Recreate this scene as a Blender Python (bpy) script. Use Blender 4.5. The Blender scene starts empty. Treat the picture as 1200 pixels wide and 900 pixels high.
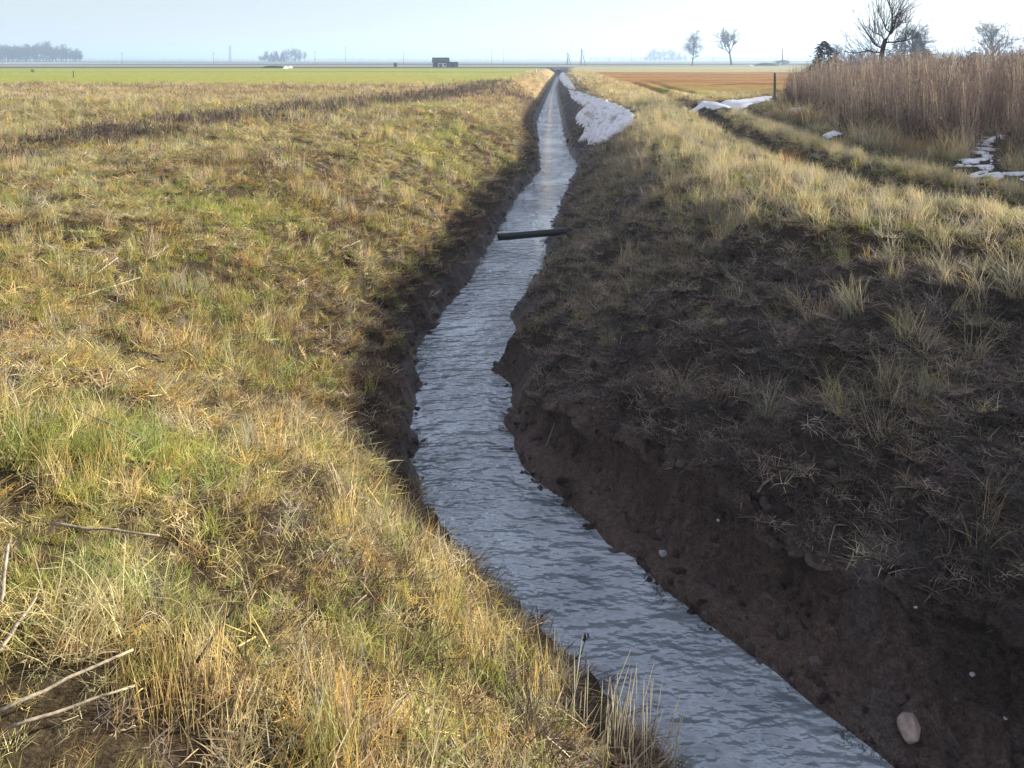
import bpy, math, random
import numpy as np
R = math.radians
sc = bpy.context.scene
COL = sc.collection
rng = np.random.default_rng(7)
random.seed(7)

# ------------------------------------------------------------------ camera
FPX, CX, CY = 906.0, 600.0, 72.0            # photograph is 1200 x 900; its uprights are upright: level camera, lowered frame
CAMH = 1.7
PITCH = 0.0
cam_d = bpy.data.cameras.new('camera')
cam_d.sensor_width = 36.0
cam_d.lens = 36.0 * FPX / 1200.0
cam_d.shift_y = (CY - 450.0) / 1200.0
cam_d.clip_start = 0.05
cam_d.clip_end = 20000
cam = bpy.data.objects.new('camera', cam_d)
cam.location = (0, 0, CAMH)
cam.rotation_euler = (math.pi / 2 - PITCH, 0, 0)
COL.objects.link(cam)
sc.camera = cam

# ------------------------------------------------------------------ light
SUN_EL, SUN_AZ = R(13.5), R(62)             # azimuth to the right of the view
wd = bpy.data.worlds.new('World')
sc.world = wd
wd.use_nodes = True
wn = wd.node_tree
wn.nodes.clear()
sky = wn.nodes.new('ShaderNodeTexSky')
sky.sky_type = 'NISHITA'
sky.sun_disc = False
sky.sun_elevation = SUN_EL
sky.sun_rotation = SUN_AZ
sky.air_density = 1.0
sky.dust_density = 0.5
sky.ozone_density = 2.2
bg = wn.nodes.new('ShaderNodeBackground')
bg.inputs['Strength'].default_value = 0.15
wo = wn.nodes.new('ShaderNodeOutputWorld')
# thin even winter veil over the whole sky
dim = wn.nodes.new('ShaderNodeVectorMath'); dim.operation = 'SCALE'; dim.inputs['Scale'].default_value = 0.28
veil = wn.nodes.new('ShaderNodeVectorMath'); veil.operation = 'ADD'; veil.inputs[1].default_value = (1.09, 1.00, 1.13)
wn.links.new(sky.outputs[0], dim.inputs[0])
wn.links.new(dim.outputs[0], veil.inputs[0])
wn.links.new(veil.outputs[0], bg.inputs[0])
wn.links.new(bg.outputs[0], wo.inputs[0])

sd = bpy.data.lights.new('sun', 'SUN')
sd.energy = 5.0
sd.angle = R(0.53)
sd.color = (1.0, 0.94, 0.82)
sun = bpy.data.objects.new('sun', sd)
sun.rotation_euler = (math.pi / 2 - SUN_EL, 0, math.pi - SUN_AZ)
sun.location = (60, 40, 40)
COL.objects.link(sun)

sc.view_settings.view_transform = 'Standard'
sc.view_settings.look = 'None'
sc.view_settings.exposure = 1.3
sc.view_settings.gamma = 1.0
sc.cycles.max_bounces = 6
sc.cycles.diffuse_bounces = 3
sc.cycles.transparent_max_bounces = 8
sc.cycles.volume_bounces = 1
sc.cycles.use_denoising = True
sc.cycles.use_adaptive_sampling = True
sc.cycles.adaptive_threshold = 0.015
sc.cycles.sample_clamp_indirect = 6.0

# ------------------------------------------------------------------ numpy helpers
def ss(x, a, b):
    t = np.clip((np.asarray(x, float) - a) / (b - a), 0, 1)
    return t * t * (3 - 2 * t)

def _hash(ix, iy, seed):
    h = (ix.astype(np.int64) * 374761393 + iy.astype(np.int64) * 668265263 + seed * 1274126177) & 0x7fffffff
    h = ((h ^ (h >> 13)) * 1274126177) & 0x7fffffff
    h = h ^ (h >> 16)
    return (h & 0xffff) / 65535.0

def vnoise(x, y, seed=0):
    x = np.asarray(x, float); y = np.asarray(y, float)
    ix = np.floor(x); iy = np.floor(y)
    fx = x - ix; fy = y - iy
    fx = fx * fx * (3 - 2 * fx); fy = fy * fy * (3 - 2 * fy)
    a = _hash(ix, iy, seed); b = _hash(ix + 1, iy, seed)
    c = _hash(ix, iy + 1, seed); d = _hash(ix + 1, iy + 1, seed)
    return (a + (b - a) * fx) * (1 - fy) + (c + (d - c) * fx) * fy

def fbm(x, y, scale, octs=4, seed=0, gain=0.5):
    """noise about 0, range roughly -1..1"""
    v = 0.0; a = 1.0; t = 0.0
    for o in range(octs):
        v = v + a * (vnoise(x / scale, y / scale, seed + o * 17) * 2 - 1)
        t += a; a *= gain; scale = scale / 2.03
    return v / t

CP, SP = math.cos(PITCH), math.sin(PITCH)
def pray(px, py):
    """direction of a photograph pixel"""
    u = (px - CX) / FPX; v = (py - CY) / FPX
    return np.array([u, CP - SP * v, -SP - CP * v])
def at_z(px, py, z):
    d = pray(px, py)
    t = (z - CAMH) / d[2]
    return d[0] * t, d[1] * t

WZ = -1.8                                     # water level, field is 0
L_PX = [(667,807),(631,749),(573,700),(511,624),(491,580),(484,549),(482,504),(482,470),(490,452),(482,435),(505,390),
        (537,348),(560,311),(573,292),(588,262),(605,234),(632,200),(632,170),(629,143),(639,119),(647,101),(653.5,88)]
R_PX = [(1022,882),(955,829),(911,789),(871,762),(827,727),(778,691),(747,655),(711,638),(684,602),(649,575),(609,549),(598,515),
        (591,492),(596,450),(574,435),(603,405),(601,371),(626,330),(643,280),(660,229),(678,197),(663,170),(655,128),(651,104),(656,88)]
def edge(lst, extra):
    p = [at_z(px, py, WZ) for px, py in lst]
    a = sorted([(y, x) for x, y in p] + extra)
    return np.array([q[0] for q in a]), np.array([q[1] for q in a])
ly, lx = edge(L_PX, [(3.7, 0.70), (3.0, 1.1), (1.6, 1.8), (-3, 3.4), (-12, 5.0), (-70, 16), (260, 14.6)])
ry, rx = edge(R_PX, [(3.0, 2.35), (1.6, 3.1), (-3, 4.8), (-12, 6.6), (-70, 17.5), (260, 16.4)])
def eL(y):
    y = np.asarray(y, float)
    return np.interp(y, ly, lx) + (0.10 * fbm(y, y * 0 + 3, 0.8, 3, 5) + 0.05 * fbm(y, y * 0 + 5, 0.2, 2, 6)) * ss(y, 0, 3)
def eR(y):
    y = np.asarray(y, float)
    return np.interp(y, ry, rx) + (0.10 * fbm(y, y * 0 + 9, 0.8, 3, 8) + 0.05 * fbm(y, y * 0 + 11, 0.2, 2, 9)) * (0.3 + 0.7 * ss(y, 4.5, 7))
C_PX = [(1200,292),(1000,262),(850,222),(790,188),(748,138),(707,115)]
_c = [at_z(px, py, 0.0) for px, py in C_PX]
_cy = np.array(sorted([(y, x) for x, y in _c]))
_cw = np.array([x - np.interp(y, ry, rx) for y, x in _cy])
cwy = np.concatenate([[-70, 2.0, 4.5], _cy[:, 0], [90, 260]])
cww = np.concatenate([[4.2, 4.3, 4.6], _cw, [2.1, 2.0]])
def wR(y):
    return np.interp(y, cwy, cww)
def wL(y):
    return np.interp(y, [-70, 2, 6, 12, 30, 80, 260], [3.1, 3.2, 3.3, 3.2, 3.0, 2.8, 2.6])
T_PX = [(1200,243),(1120,230),(1020,210),(930,182),(880,160),(845,142),(828,130)]
_t = sorted([(y, x) for x, y in [at_z(px, py, 0.0) for px, py in T_PX]])
ty = np.array([-70, 2, 6] + [q[0] for q in _t] + [60, 190]); tx = np.array([9, 7.0, 6.6] + [q[1] for q in _t] + [9.5, 18.0])
def track(y):
    return np.interp(y, ty, tx)

def SHELF(x, y):
    return np.interp(y, [2.6, 4.1, 4.6, 5.5, 6.5, 7.7], [0.9, 0.72, 0.42, 0.5, 0.35, 0.1]) * (1 + 0.25 * fbm(x, y, 0.6, 3, 77))

def H(x, y, fine=True):
    x = np.asarray(x, float); y = np.asarray(y, float)
    x, y = np.broadcast_arrays(x, y)
    el, er = eL(y), eR(y)
    dl, dr = el - x, x - er
    wl, wr = wL(y), wR(y)
    # left bank
    rag = 1 + 0.5 * fbm(x, y, 0.7, 3, 31)
    tl = np.clip((dl - 0.22) / wl, 0, 1)
    left = 0.30 * ss(dl, -0.02, 0.20 * rag) + 1.5 * (1 - (1 - tl) ** 1.55)
    # right bank
    shelf = SHELF(x, y)
    nearf = 1 - ss(y, 6.5, 9)
    rise1 = 0.05 * ss(dr, 0, 0.07) + 0.13 * np.clip(dr / np.maximum(shelf, 0.08), 0, 1) + (0.22 + 0.12 * fbm(x, y, 0.5, 2, 79)) * ss(dr, shelf, shelf + 0.14)
    rise2 = 0.34 * ss(dr, -0.02, 0.30)
    base = nearf * rise1 + (1 - nearf) * rise2
    tr = np.clip((dr - 0.25) / wr, 0, 1.6)
    lin = tr - 0.16 * np.log1p(np.exp((tr - 0.93) / 0.16 * 1.0)) / 1.0
    lin = np.minimum(lin, 1.0) / 0.93
    right = base + (1.8 - 0.34) * np.clip(lin, 0, 1)
    z = np.where(dl > 0, WZ + left, np.where(dr > 0, WZ + right, WZ - 0.35 * ss(np.minimum(-dl, -dr), 0, 0.35)))
    # ditch ends at the road culvert
    k = ss(y, 196.5, 199)
    z = z * (1 - k)
    d = np.maximum(dl, dr)
    # broad unevenness of banks and field
    land = ss(d, 0.5, 2.2)
    z = z + land * (0.10 * fbm(x, y, 3.2, 3, 41) + 0.05 * fbm(x, y, 0.9, 2, 43)) * (1 - ss(y, 60, 160) * 0.8)
    if fine:
        m = ss(d, -0.1, 0.25)
        z = z + m * (0.035 * fbm(x, y, 0.35, 4, 51, 0.6)) * (1 - ss(y, 40, 90))
        rb = ss(dr, 0.03, 0.40) * (1 - ss(dr, wr * 0.9, wr * 1.15)) * (1 - ss(y, 18, 40))
        fo = np.abs(fbm(x + 0.06 * fbm(x, y, 0.2, 2, 68), y, 0.17, 4, 61, 0.75))
        z = z + rb * (0.15 * fo - 0.05 + 0.12 * fbm(x, y, 0.42, 3, 65) + 0.06 * np.abs(fbm(x, y, 0.075, 2, 66)) - 0.02)
        lb = ss(dl, 0.02, 0.2) * (1 - ss(dl, 0.7, 1.3)) * (1 - ss(y, 25, 50))
        z = z + lb * (0.13 * fbm(x, y, 0.34, 4, 63, 0.7) - 0.02 + 0.07 * np.abs(fbm(x, y, 0.08, 2, 67)))
    # wheel ruts
    t = x - track(y)
    rut = np.exp(-(t / 0.42) ** 2) * 0.30 + np.exp(-((t - 1.65) / 0.36) ** 2) * 0.20
    rut = rut - np.exp(-((t - 0.75) / 0.38) ** 2) * 0.06 - np.exp(-((t + 0.7) / 0.35) ** 2) * 0.03
    z = z - rut * (1 - ss(y, 45, 75)) * (0.8 + 0.4 * fbm(x, y, 1.6, 2, 71)) * ss(dr, 1, 3)
    # far country rises a little
    dist = np.hypot(x, y)
    far = ss(dist, 250, 450) * np.clip((dist - 250) / 2750, 0, 2) ** 1.1 * 8.0
    z = z + far + ss(dist, 300, 600) * 1.1 * fbm(x, y, 420, 3, 81)
    z = z + ss(dist, 60, 130) * (1 - ss(dist, 300, 500)) * 0.10 * fbm(x, y, 45, 2, 83) * ss(d, 4, 12)
    return z

def hit(px, py, up=0.0):
    """where the ray of a photograph pixel meets the land"""
    d = pray(px, py)
    t = np.concatenate([np.arange(1.2, 60, 0.02), np.geomspace(60, 3000, 4000)])
    z = H(d[0] * t, d[1] * t, False) + up
    g = CAMH + d[2] * t - z
    i = np.argmax(g < 0) if (g < 0).any() else len(t) - 1
    return np.array([d[0] * t[i], d[1] * t[i], float(H(d[0] * t[i], d[1] * t[i]))])

def gz(x, y):
    return float(H(x, y))

# ------------------------------------------------------------------ object helpers
def tag(o, label=None, cat=None, group=None, kind=None):
    if label: o['label'] = label
    if cat: o['category'] = cat
    if group: o['group'] = group
    if kind: o['kind'] = kind
    return o

def empty(name, loc, label, cat, group=None, rz=0.0):
    o = bpy.data.objects.new(name, None)
    o.location = loc
    o.rotation_euler = (0, 0, rz)
    o.empty_display_size = 0.2
    COL.objects.link(o)
    return tag(o, label, cat, group)

def mesh_np(name, verts, faces, smooth=True):
    me = bpy.data.meshes.new(name)
    me.from_pydata([tuple(v) for v in verts], [], faces)
    if smooth:
        me.polygons.foreach_set('use_smooth', [True] * len(me.polygons))
    me.update()
    return me

class MB:
    def __init__(s):
        s.v = []; s.f = []; s.a = []
    def tube(s, pts, rads, n=5, cap=True):
        pts = [np.asarray(p, float) for p in pts]
        o = len(s.v); m = len(pts)
        for i in range(m):
            d = pts[min(i + 1, m - 1)] - pts[max(i - 1, 0)]
            d = d / (np.linalg.norm(d) + 1e-9)
            ref = np.array([0, 0, 1.0]) if abs(d[2]) < 0.9 else np.array([1.0, 0, 0])
            u = np.cross(d, ref); u /= np.linalg.norm(u); w = np.cross(u, d)
            for k in range(n):
                a = 2 * math.pi * k / n
                s.v.append(pts[i] + (u * math.cos(a) + w * math.sin(a)) * rads[i])
        for i in range(m - 1):
            for k in range(n):
                a = o + i * n + k; b = o + i * n + (k + 1) % n
                s.f.append((a, b, b + n, a + n))
        if cap:
            s.f.append(tuple(o + k for k in range(n))[::-1])
            s.f.append(tuple(o + (m - 1) * n + k for k in range(n)))
    def box(s, c, h, rz=0.0):
        o = len(s.v); ca, sa = math.cos(rz), math.sin(rz)
        for dz in (-1, 1):
            for dx, dy in ((-1, -1), (1, -1), (1, 1), (-1, 1)):
                x, y = dx * h[0], dy * h[1]
                s.v.append(np.array([c[0] + x * ca - y * sa, c[1] + x * sa + y * ca, c[2] + dz * h[2]]))
        for f in ((3, 2, 1, 0), (4, 5, 6, 7), (0, 1, 5, 4), (1, 2, 6, 5), (2, 3, 7, 6), (3, 0, 4, 7)):
            s.f.append(tuple(o + k for k in f))
    def ribbon(s, pts, widths, side, vary=None):
        o = len(s.v); m = len(pts)
        for p, w in zip(pts, widths):
            s.v.append(p - side * w * 0.5); s.v.append(p + side * w * 0.5)
            if vary is not None: s.a += [vary, vary]
        for i in range(m - 1):
            s.f.append((o + 2 * i, o + 2 * i + 1, o + 2 * i + 3, o + 2 * i + 2))
    def mesh(s, name, smooth=True):
        me = mesh_np(name, s.v, s.f, smooth)
        if s.a and len(s.a) == len(s.v):
            at = me.attributes.new('vary', 'FLOAT', 'POINT')
            at.data.foreach_set('value', np.array(s.a, np.float32))
        return me
    def build(s, name, mat, parent=None, smooth=True, loc=None):
        me = s.mesh(name, smooth)
        me.materials.append(mat)
        o = bpy.data.objects.new(name, me)
        COL.objects.link(o)
        if parent: o.parent = parent
        if loc is not None: o.location = loc
        return o

# ------------------------------------------------------------------ materials
def nodes(name):
    m = bpy.data.materials.new(name)
    m.use_nodes = True
    t = m.node_tree
    t.nodes.clear()
    out = t.nodes.new('ShaderNodeOutputMaterial')
    return m, t, out
def N(t, kind, **kw):
    n = t.nodes.new(kind)
    for k, v in kw.items():
        if hasattr(n, k): setattr(n, k, v)
        else: n.inputs[k].default_value = v
    return n

def simple_mat(name, col, rough=0.8, noise=0.25, scale=8.0, bump=0.0, spec=0.3):
    m, t, out = nodes(name)
    b = N(t, 'ShaderNodeBsdfPrincipled'); b.inputs['Roughness'].default_value = rough
    b.inputs['Specular IOR Level'].default_value = spec
    tc = N(t, 'ShaderNodeTexCoord')
    nz = N(t, 'ShaderNodeTexNoise'); nz.inputs['Scale'].default_value = scale; nz.inputs['Detail'].default_value = 6
    t.links.new(tc.outputs['Object'], nz.inputs['Vector'])
    cr = N(t, 'ShaderNodeValToRGB')
    c = np.array(col)
    cr.color_ramp.elements[0].position = 0.3; cr.color_ramp.elements[1].position = 0.7
    cr.color_ramp.elements[0].color = (*np.clip(c * (1 - noise), 0, 1), 1)
    cr.color_ramp.elements[1].color = (*np.clip(c * (1 + noise), 0, 1), 1)
    t.links.new(nz.outputs['Fac'], cr.inputs[0]); t.links.new(cr.outputs[0], b.inputs['Base Color'])
    if bump:
        bp = N(t, 'ShaderNodeBump'); bp.inputs['Strength'].default_value = 0.8; bp.inputs['Distance'].default_value = bump
        t.links.new(nz.outputs['Fac'], bp.inputs['Height']); t.links.new(bp.outputs[0], b.inputs['Normal'])
    t.links.new(b.outputs[0], out.inputs[0])
    return m

def blade_mat(name, trans=0.45, col=None):
    """thin dry leaf; colour comes from the clump it belongs to"""
    m, t, out = nodes(name)
    va = N(t, 'ShaderNodeAttribute'); va.attribute_name = 'vary'
    mul = N(t, 'ShaderNodeVectorMath'); mul.operation = 'SCALE'
    if col is None:
        ti = N(t, 'ShaderNodeAttribute'); ti.attribute_type = 'INSTANCER'; ti.attribute_name = 'tint'
        t.links.new(ti.outputs['Vector'], mul.inputs[0])
    else:
        mul.inputs[0].default_value = col
    t.links.new(va.outputs['Fac'], mul.inputs['Scale'])
    d = N(t, 'ShaderNodeBsdfDiffuse'); tr = N(t, 'ShaderNodeBsdfTranslucent')
    mx = N(t, 'ShaderNodeMixShader'); mx.inputs[0].default_value = trans
    t.links.new(mul.outputs[0], d.inputs[0]); t.links.new(mul.outputs[0], tr.inputs[0])
    t.links.new(d.outputs[0], mx.inputs[1]); t.links.new(tr.outputs[0], mx.inputs[2])
    g = N(t, 'ShaderNodeBsdfGlossy'); g.inputs['Roughness'].default_value = 0.45
    m2 = N(t, 'ShaderNodeMixShader'); m2.inputs[0].default_value = 0.035
    t.links.new(mx.outputs[0], m2.inputs[1]); t.links.new(g.outputs[0], m2.inputs[2])
    t.links.new(m2.outputs[0], out.inputs[0])
    return m

M_BLADE = blade_mat('grass_blade')
M_REED = blade_mat('reed_stem', 0.3)
def clod_mat():
    m, t, out = nodes('mud_clod')
    b = N(t, 'ShaderNodeBsdfPrincipled'); b.inputs['Roughness'].default_value = 0.62; b.inputs['Specular IOR Level'].default_value = 0.35
    ti = N(t, 'ShaderNodeAttribute'); ti.attribute_type = 'INSTANCER'; ti.attribute_name = 'tint'
    t.links.new(ti.outputs['Vector'], b.inputs['Base Color'])
    n3 = N(t, 'ShaderNodeTexNoise'); n3.inputs['Scale'].default_value = 3; n3.inputs['Detail'].default_value = 5
    tc = N(t, 'ShaderNodeTexCoord'); t.links.new(tc.outputs['Object'], n3.inputs['Vector'])
    bp = N(t, 'ShaderNodeBump'); bp.inputs['Strength'].default_value = 0.7; bp.inputs['Distance'].default_value = 0.3
    t.links.new(n3.outputs['Fac'], bp.inputs['Height']); t.links.new(bp.outputs[0], b.inputs['Normal'])
    t.links.new(b.outputs[0], out.inputs[0])
    return m
M_CLOD = clod_mat()

def ground_mat():
    m, t, out = nodes('ground')
    b = N(t, 'ShaderNodeBsdfPrincipled')
    at = N(t, 'ShaderNodeAttribute'); at.attribute_name = 'albedo'
    wet = N(t, 'ShaderNodeAttribute'); wet.attribute_name = 'wet'
    geo = N(t, 'ShaderNodeNewGeometry')
    n1 = N(t, 'ShaderNodeTexNoise'); n1.inputs['Scale'].default_value = 22; n1.inputs['Detail'].default_value = 8; n1.inputs['Roughness'].default_value = 0.65
    n2 = N(t, 'ShaderNodeTexNoise'); n2.inputs['Scale'].default_value = 1.1; n2.inputs['Detail'].default_value = 5
    for n in (n1, n2): t.links.new(geo.outputs['Position'], n.inputs['Vector'])
    mr = N(t, 'ShaderNodeMapRange'); mr.inputs['From Min'].default_value = 0.25; mr.inputs['From Max'].default_value = 0.75
    mr.inputs['To Min'].default_value = 0.35; mr.inputs['To Max'].default_value = 1.7
    t.links.new(n1.outputs['Fac'], mr.inputs['Value'])
    mr2 = N(t, 'ShaderNodeMapRange'); mr2.inputs['From Min'].default_value = 0.25; mr2.inputs['From Max'].default_value = 0.75
    mr2.inputs['To Min'].default_value = 0.8; mr2.inputs['To Max'].default_value = 1.2
    t.links.new(n2.outputs['Fac'], mr2.inputs['Value'])
    n4 = N(t, 'ShaderNodeTexNoise'); n4.inputs['Scale'].default_value = 75; n4.inputs['Detail'].default_value = 4; n4.inputs['Roughness'].default_value = 0.6
    t.links.new(geo.outputs['Position'], n4.inputs['Vector'])
    mr4 = N(t, 'ShaderNodeMapRange'); mr4.inputs['From Min'].default_value = 0.3; mr4.inputs['From Max'].default_value = 0.7
    mr4.inputs['To Min'].default_value = 0.45; mr4.inputs['To Max'].default_value = 1.6
    t.links.new(n4.outputs['Fac'], mr4.inputs['Value'])
    m0 = N(t, 'ShaderNodeMath'); m0.operation = 'MULTIPLY'; t.links.new(mr.outputs[0], m0.inputs[0]); t.links.new(mr4.outputs[0], m0.inputs[1])
    mm = N(t, 'ShaderNodeMath'); mm.operation = 'MULTIPLY'
    t.links.new(m0.outputs[0], mm.inputs[0]); t.links.new(mr2.outputs[0], mm.inputs[1])
    sc_ = N(t, 'ShaderNodeVectorMath'); sc_.operation = 'SCALE'
    t.links.new(at.outputs['Vector'], sc_.inputs[0]); t.links.new(mm.outputs[0], sc_.inputs['Scale'])
    t.links.new(sc_.outputs[0], b.inputs['Base Color'])
    rr = N(t, 'ShaderNodeMapRange'); rr.inputs['To Min'].default_value = 0.95; rr.inputs['To Max'].default_value = 0.28
    t.links.new(wet.outputs['Fac'], rr.inputs['Value']); t.links.new(rr.outputs[0], b.inputs['Roughness'])
    sp = N(t, 'ShaderNodeMapRange'); sp.inputs['To Min'].default_value = 0.05; sp.inputs['To Max'].default_value = 0.5
    t.links.new(wet.outputs['Fac'], sp.inputs['Value']); t.links.new(sp.outputs[0], b.inputs['Specular IOR Level'])
    n3 = N(t, 'ShaderNodeTexNoise'); n3.inputs['Scale'].default_value = 22; n3.inputs['Detail'].default_value = 7; n3.inputs['Roughness'].default_value = 0.7
    t.links.new(geo.outputs['Position'], n3.inputs['Vector'])
    bp = N(t, 'ShaderNodeBump'); bp.inputs['Strength'].default_value = 1.0; bp.inputs['Distance'].default_value = 0.05
    t.links.new(n3.outputs['Fac'], bp.inputs['Height']); t.links.new(bp.outputs[0], b.inputs['Normal'])
    t.links.new(b.outputs[0], out.inputs[0])
    return m

def water_mat():
    m, t, out = nodes('stream_water')
    b = N(t, 'ShaderNodeBsdfPrincipled')
    b.inputs['Roughness'].default_value = 0.03
    b.inputs['IOR'].default_value = 1.33
    geo = N(t, 'ShaderNodeNewGeometry')
    def wave(rot, scl, detail, rough):
        mp = N(t, 'ShaderNodeMapping'); mp.inputs['Rotation'].default_value = (0, 0, R(rot)); mp.inputs['Scale'].default_value = (*scl, 1)
        t.links.new(geo.outputs['Position'], mp.inputs['Vector'])
        n = N(t, 'ShaderNodeTexNoise'); n.inputs['Scale'].default_value = 1.0; n.inputs['Detail'].default_value = detail; n.inputs['Roughness'].default_value = rough
        t.links.new(mp.outputs[0], n.inputs['Vector'])
        return n.outputs['Fac']
    w1, w2, w3 = wave(14, (3.2, 7.5), 2, 0.45), wave(-24, (4.2, 8.5), 2, 0.45), wave(4, (11, 20), 2, 0.5)
    calm = wave(0, (0.9, 0.6), 2, 0.5)
    ad = N(t, 'ShaderNodeMath'); ad.operation = 'ADD'; t.links.new(w1, ad.inputs[0]); t.links.new(w2, ad.inputs[1])
    m3 = N(t, 'ShaderNodeMath'); m3.operation = 'MULTIPLY_ADD'; m3.inputs[1].default_value = 0.42; t.links.new(w3, m3.inputs[0]); t.links.new(ad.outputs[0], m3.inputs[2])
    cm = N(t, 'ShaderNodeMapRange'); cm.inputs['From Min'].default_value = 0.35; cm.inputs['From Max'].default_value = 0.65; cm.inputs['To Min'].default_value = 0.35; cm.inputs['To Max'].default_value = 1.15
    t.links.new(calm, cm.inputs['Value'])
    hm = N(t, 'ShaderNodeMath'); hm.operation = 'MULTIPLY'; t.links.new(m3.outputs[0], hm.inputs[0]); t.links.new(cm.outputs[0], hm.inputs[1])
    b1 = N(t, 'ShaderNodeBump'); b1.inputs['Strength'].default_value = 1.0; b1.inputs['Distance'].default_value = 0.11
    t.links.new(hm.outputs[0], b1.inputs['Height']); t.links.new(b1.outputs[0], b.inputs['Normal'])
    b.inputs['Coat Weight'].default_value = 1.0; b.inputs['Coat IOR'].default_value = 2.0; b.inputs['Coat Roughness'].default_value = 0.02
    t.links.new(b1.outputs[0], b.inputs['Coat Normal'])
    # silt clouds
    n3 = N(t, 'ShaderNodeTexNoise'); n3.inputs['Scale'].default_value = 1.6; n3.inputs['Detail'].default_value = 5; n3.inputs['Distortion'].default_value = 0.6
    t.links.new(geo.outputs['Position'], n3.inputs['Vector'])
    cr = N(t, 'ShaderNodeValToRGB')
    cr.color_ramp.elements[0].position = 0.3; cr.color_ramp.elements[0].color = (0.225, 0.285, 0.315, 1)
    cr.color_ramp.elements[1].position = 0.72; cr.color_ramp.elements[1].color = (0.47, 0.55, 0.585, 1)
    t.links.new(n3.outputs['Fac'], cr.inputs[0]); t.links.new(cr.outputs[0], b.inputs['Base Color'])
    t.links.new(b.outputs[0], out.inputs[0])
    return m

def snow_mat():
    m, t, out = nodes('old_snow')
    b = N(t, 'ShaderNodeBsdfPrincipled'); b.inputs['Roughness'].default_value = 0.7
    geo = N(t, 'ShaderNodeNewGeometry')
    n = N(t, 'ShaderNodeTexNoise'); n.inputs['Scale'].default_value = 5; n.inputs['Detail'].default_value = 8
    t.links.new(geo.outputs['Position'], n.inputs['Vector'])
    cr = N(t, 'ShaderNodeValToRGB')
    cr.color_ramp.elements[0].position = 0.28; cr.color_ramp.elements[0].color = (0.48, 0.47, 0.45, 1)
    cr.color_ramp.elements[1].position = 0.5; cr.color_ramp.elements[1].color = (0.90, 0.905, 0.91, 1)
    t.links.new(n.outputs['Fac'], cr.inputs[0]); t.links.new(cr.outputs[0], b.inputs['Base Color'])
    bp = N(t, 'ShaderNodeBump'); bp.inputs['Strength'].default_value = 0.4; bp.inputs['Distance'].default_value = 0.01
    n2 = N(t, 'ShaderNodeTexNoise'); n2.inputs['Scale'].default_value = 9; n2.inputs['Detail'].default_value = 5
    t.links.new(geo.outputs['Position'], n2.inputs['Vector'])
    t.links.new(n2.outputs['Fac'], bp.inputs['Height']); t.links.new(bp.outputs[0], b.inputs['Normal'])
    t.links.new(b.outputs[0], out.inputs[0])
    return m

M_GROUND = ground_mat()
M_WATER = water_mat()
M_SNOW = snow_mat()
M_BARK = simple_mat('bark', (0.05, 0.042, 0.036), 0.9, 0.4, 3)
M_BARKD = simple_mat('dark_bark', (0.03, 0.024, 0.02), 0.9, 0.4, 8)
M_TWIG = simple_mat('twigs', (0.075, 0.06, 0.05), 0.9, 0.3, 3)
M_NEEDLE = simple_mat('needles', (0.028, 0.045, 0.026), 0.85, 0.5, 2)
M_WOODG = simple_mat('weathered_wood', (0.14, 0.12, 0.10), 0.85, 0.35, 12, 0.004)
M_WOODP = simple_mat('pale_wood', (0.34, 0.27, 0.19), 0.8, 0.3, 14, 0.003)
M_STALK = simple_mat('dead_stalk', (0.33, 0.275, 0.195), 0.8, 0.5, 60, 0.003)
M_STALKD = simple_mat('dark_stalk', (0.055, 0.04, 0.03), 0.8, 0.4, 25)
M_PIPE = simple_mat('black_plastic', (0.018, 0.021, 0.022), 0.38, 0.3, 6, 0, 0.5)
M_STONE = simple_mat('pink_granite', (0.36, 0.285, 0.24), 0.75, 0.3, 30, 0.006)
M_STONEG = simple_mat('grey_stone', (0.36, 0.36, 0.35), 0.75, 0.3, 40, 0.003)
M_STONEW = simple_mat('pale_stone', (0.6, 0.59, 0.56), 0.75, 0.2, 60, 0.002)
M_CONC = simple_mat('concrete', (0.36, 0.35, 0.33), 0.9, 0.25, 2, 0.01)
M_WHITE = simple_mat('white_paint', (0.75, 0.74, 0.71), 0.6, 0.1, 4)
M_ROOFD = simple_mat('dark_roof', (0.05, 0.055, 0.06), 0.8, 0.3, 2)
M_REDWALL = simple_mat('red_brown_boards', (0.13, 0.055, 0.045), 0.85, 0.3, 2)
M_DARK = simple_mat('dark_opening', (0.012, 0.012, 0.013), 0.9, 0.2, 3)  # near black paints the shade inside pipe and culvert; also the dark doors
M_EARTH = simple_mat('heap_earth', (0.055, 0.045, 0.045), 0.95, 0.4, 1.5)
M_GLASS = simple_mat('window_glass', (0.03, 0.035, 0.04), 0.1, 0.1, 2, 0, 0.5)

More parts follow.
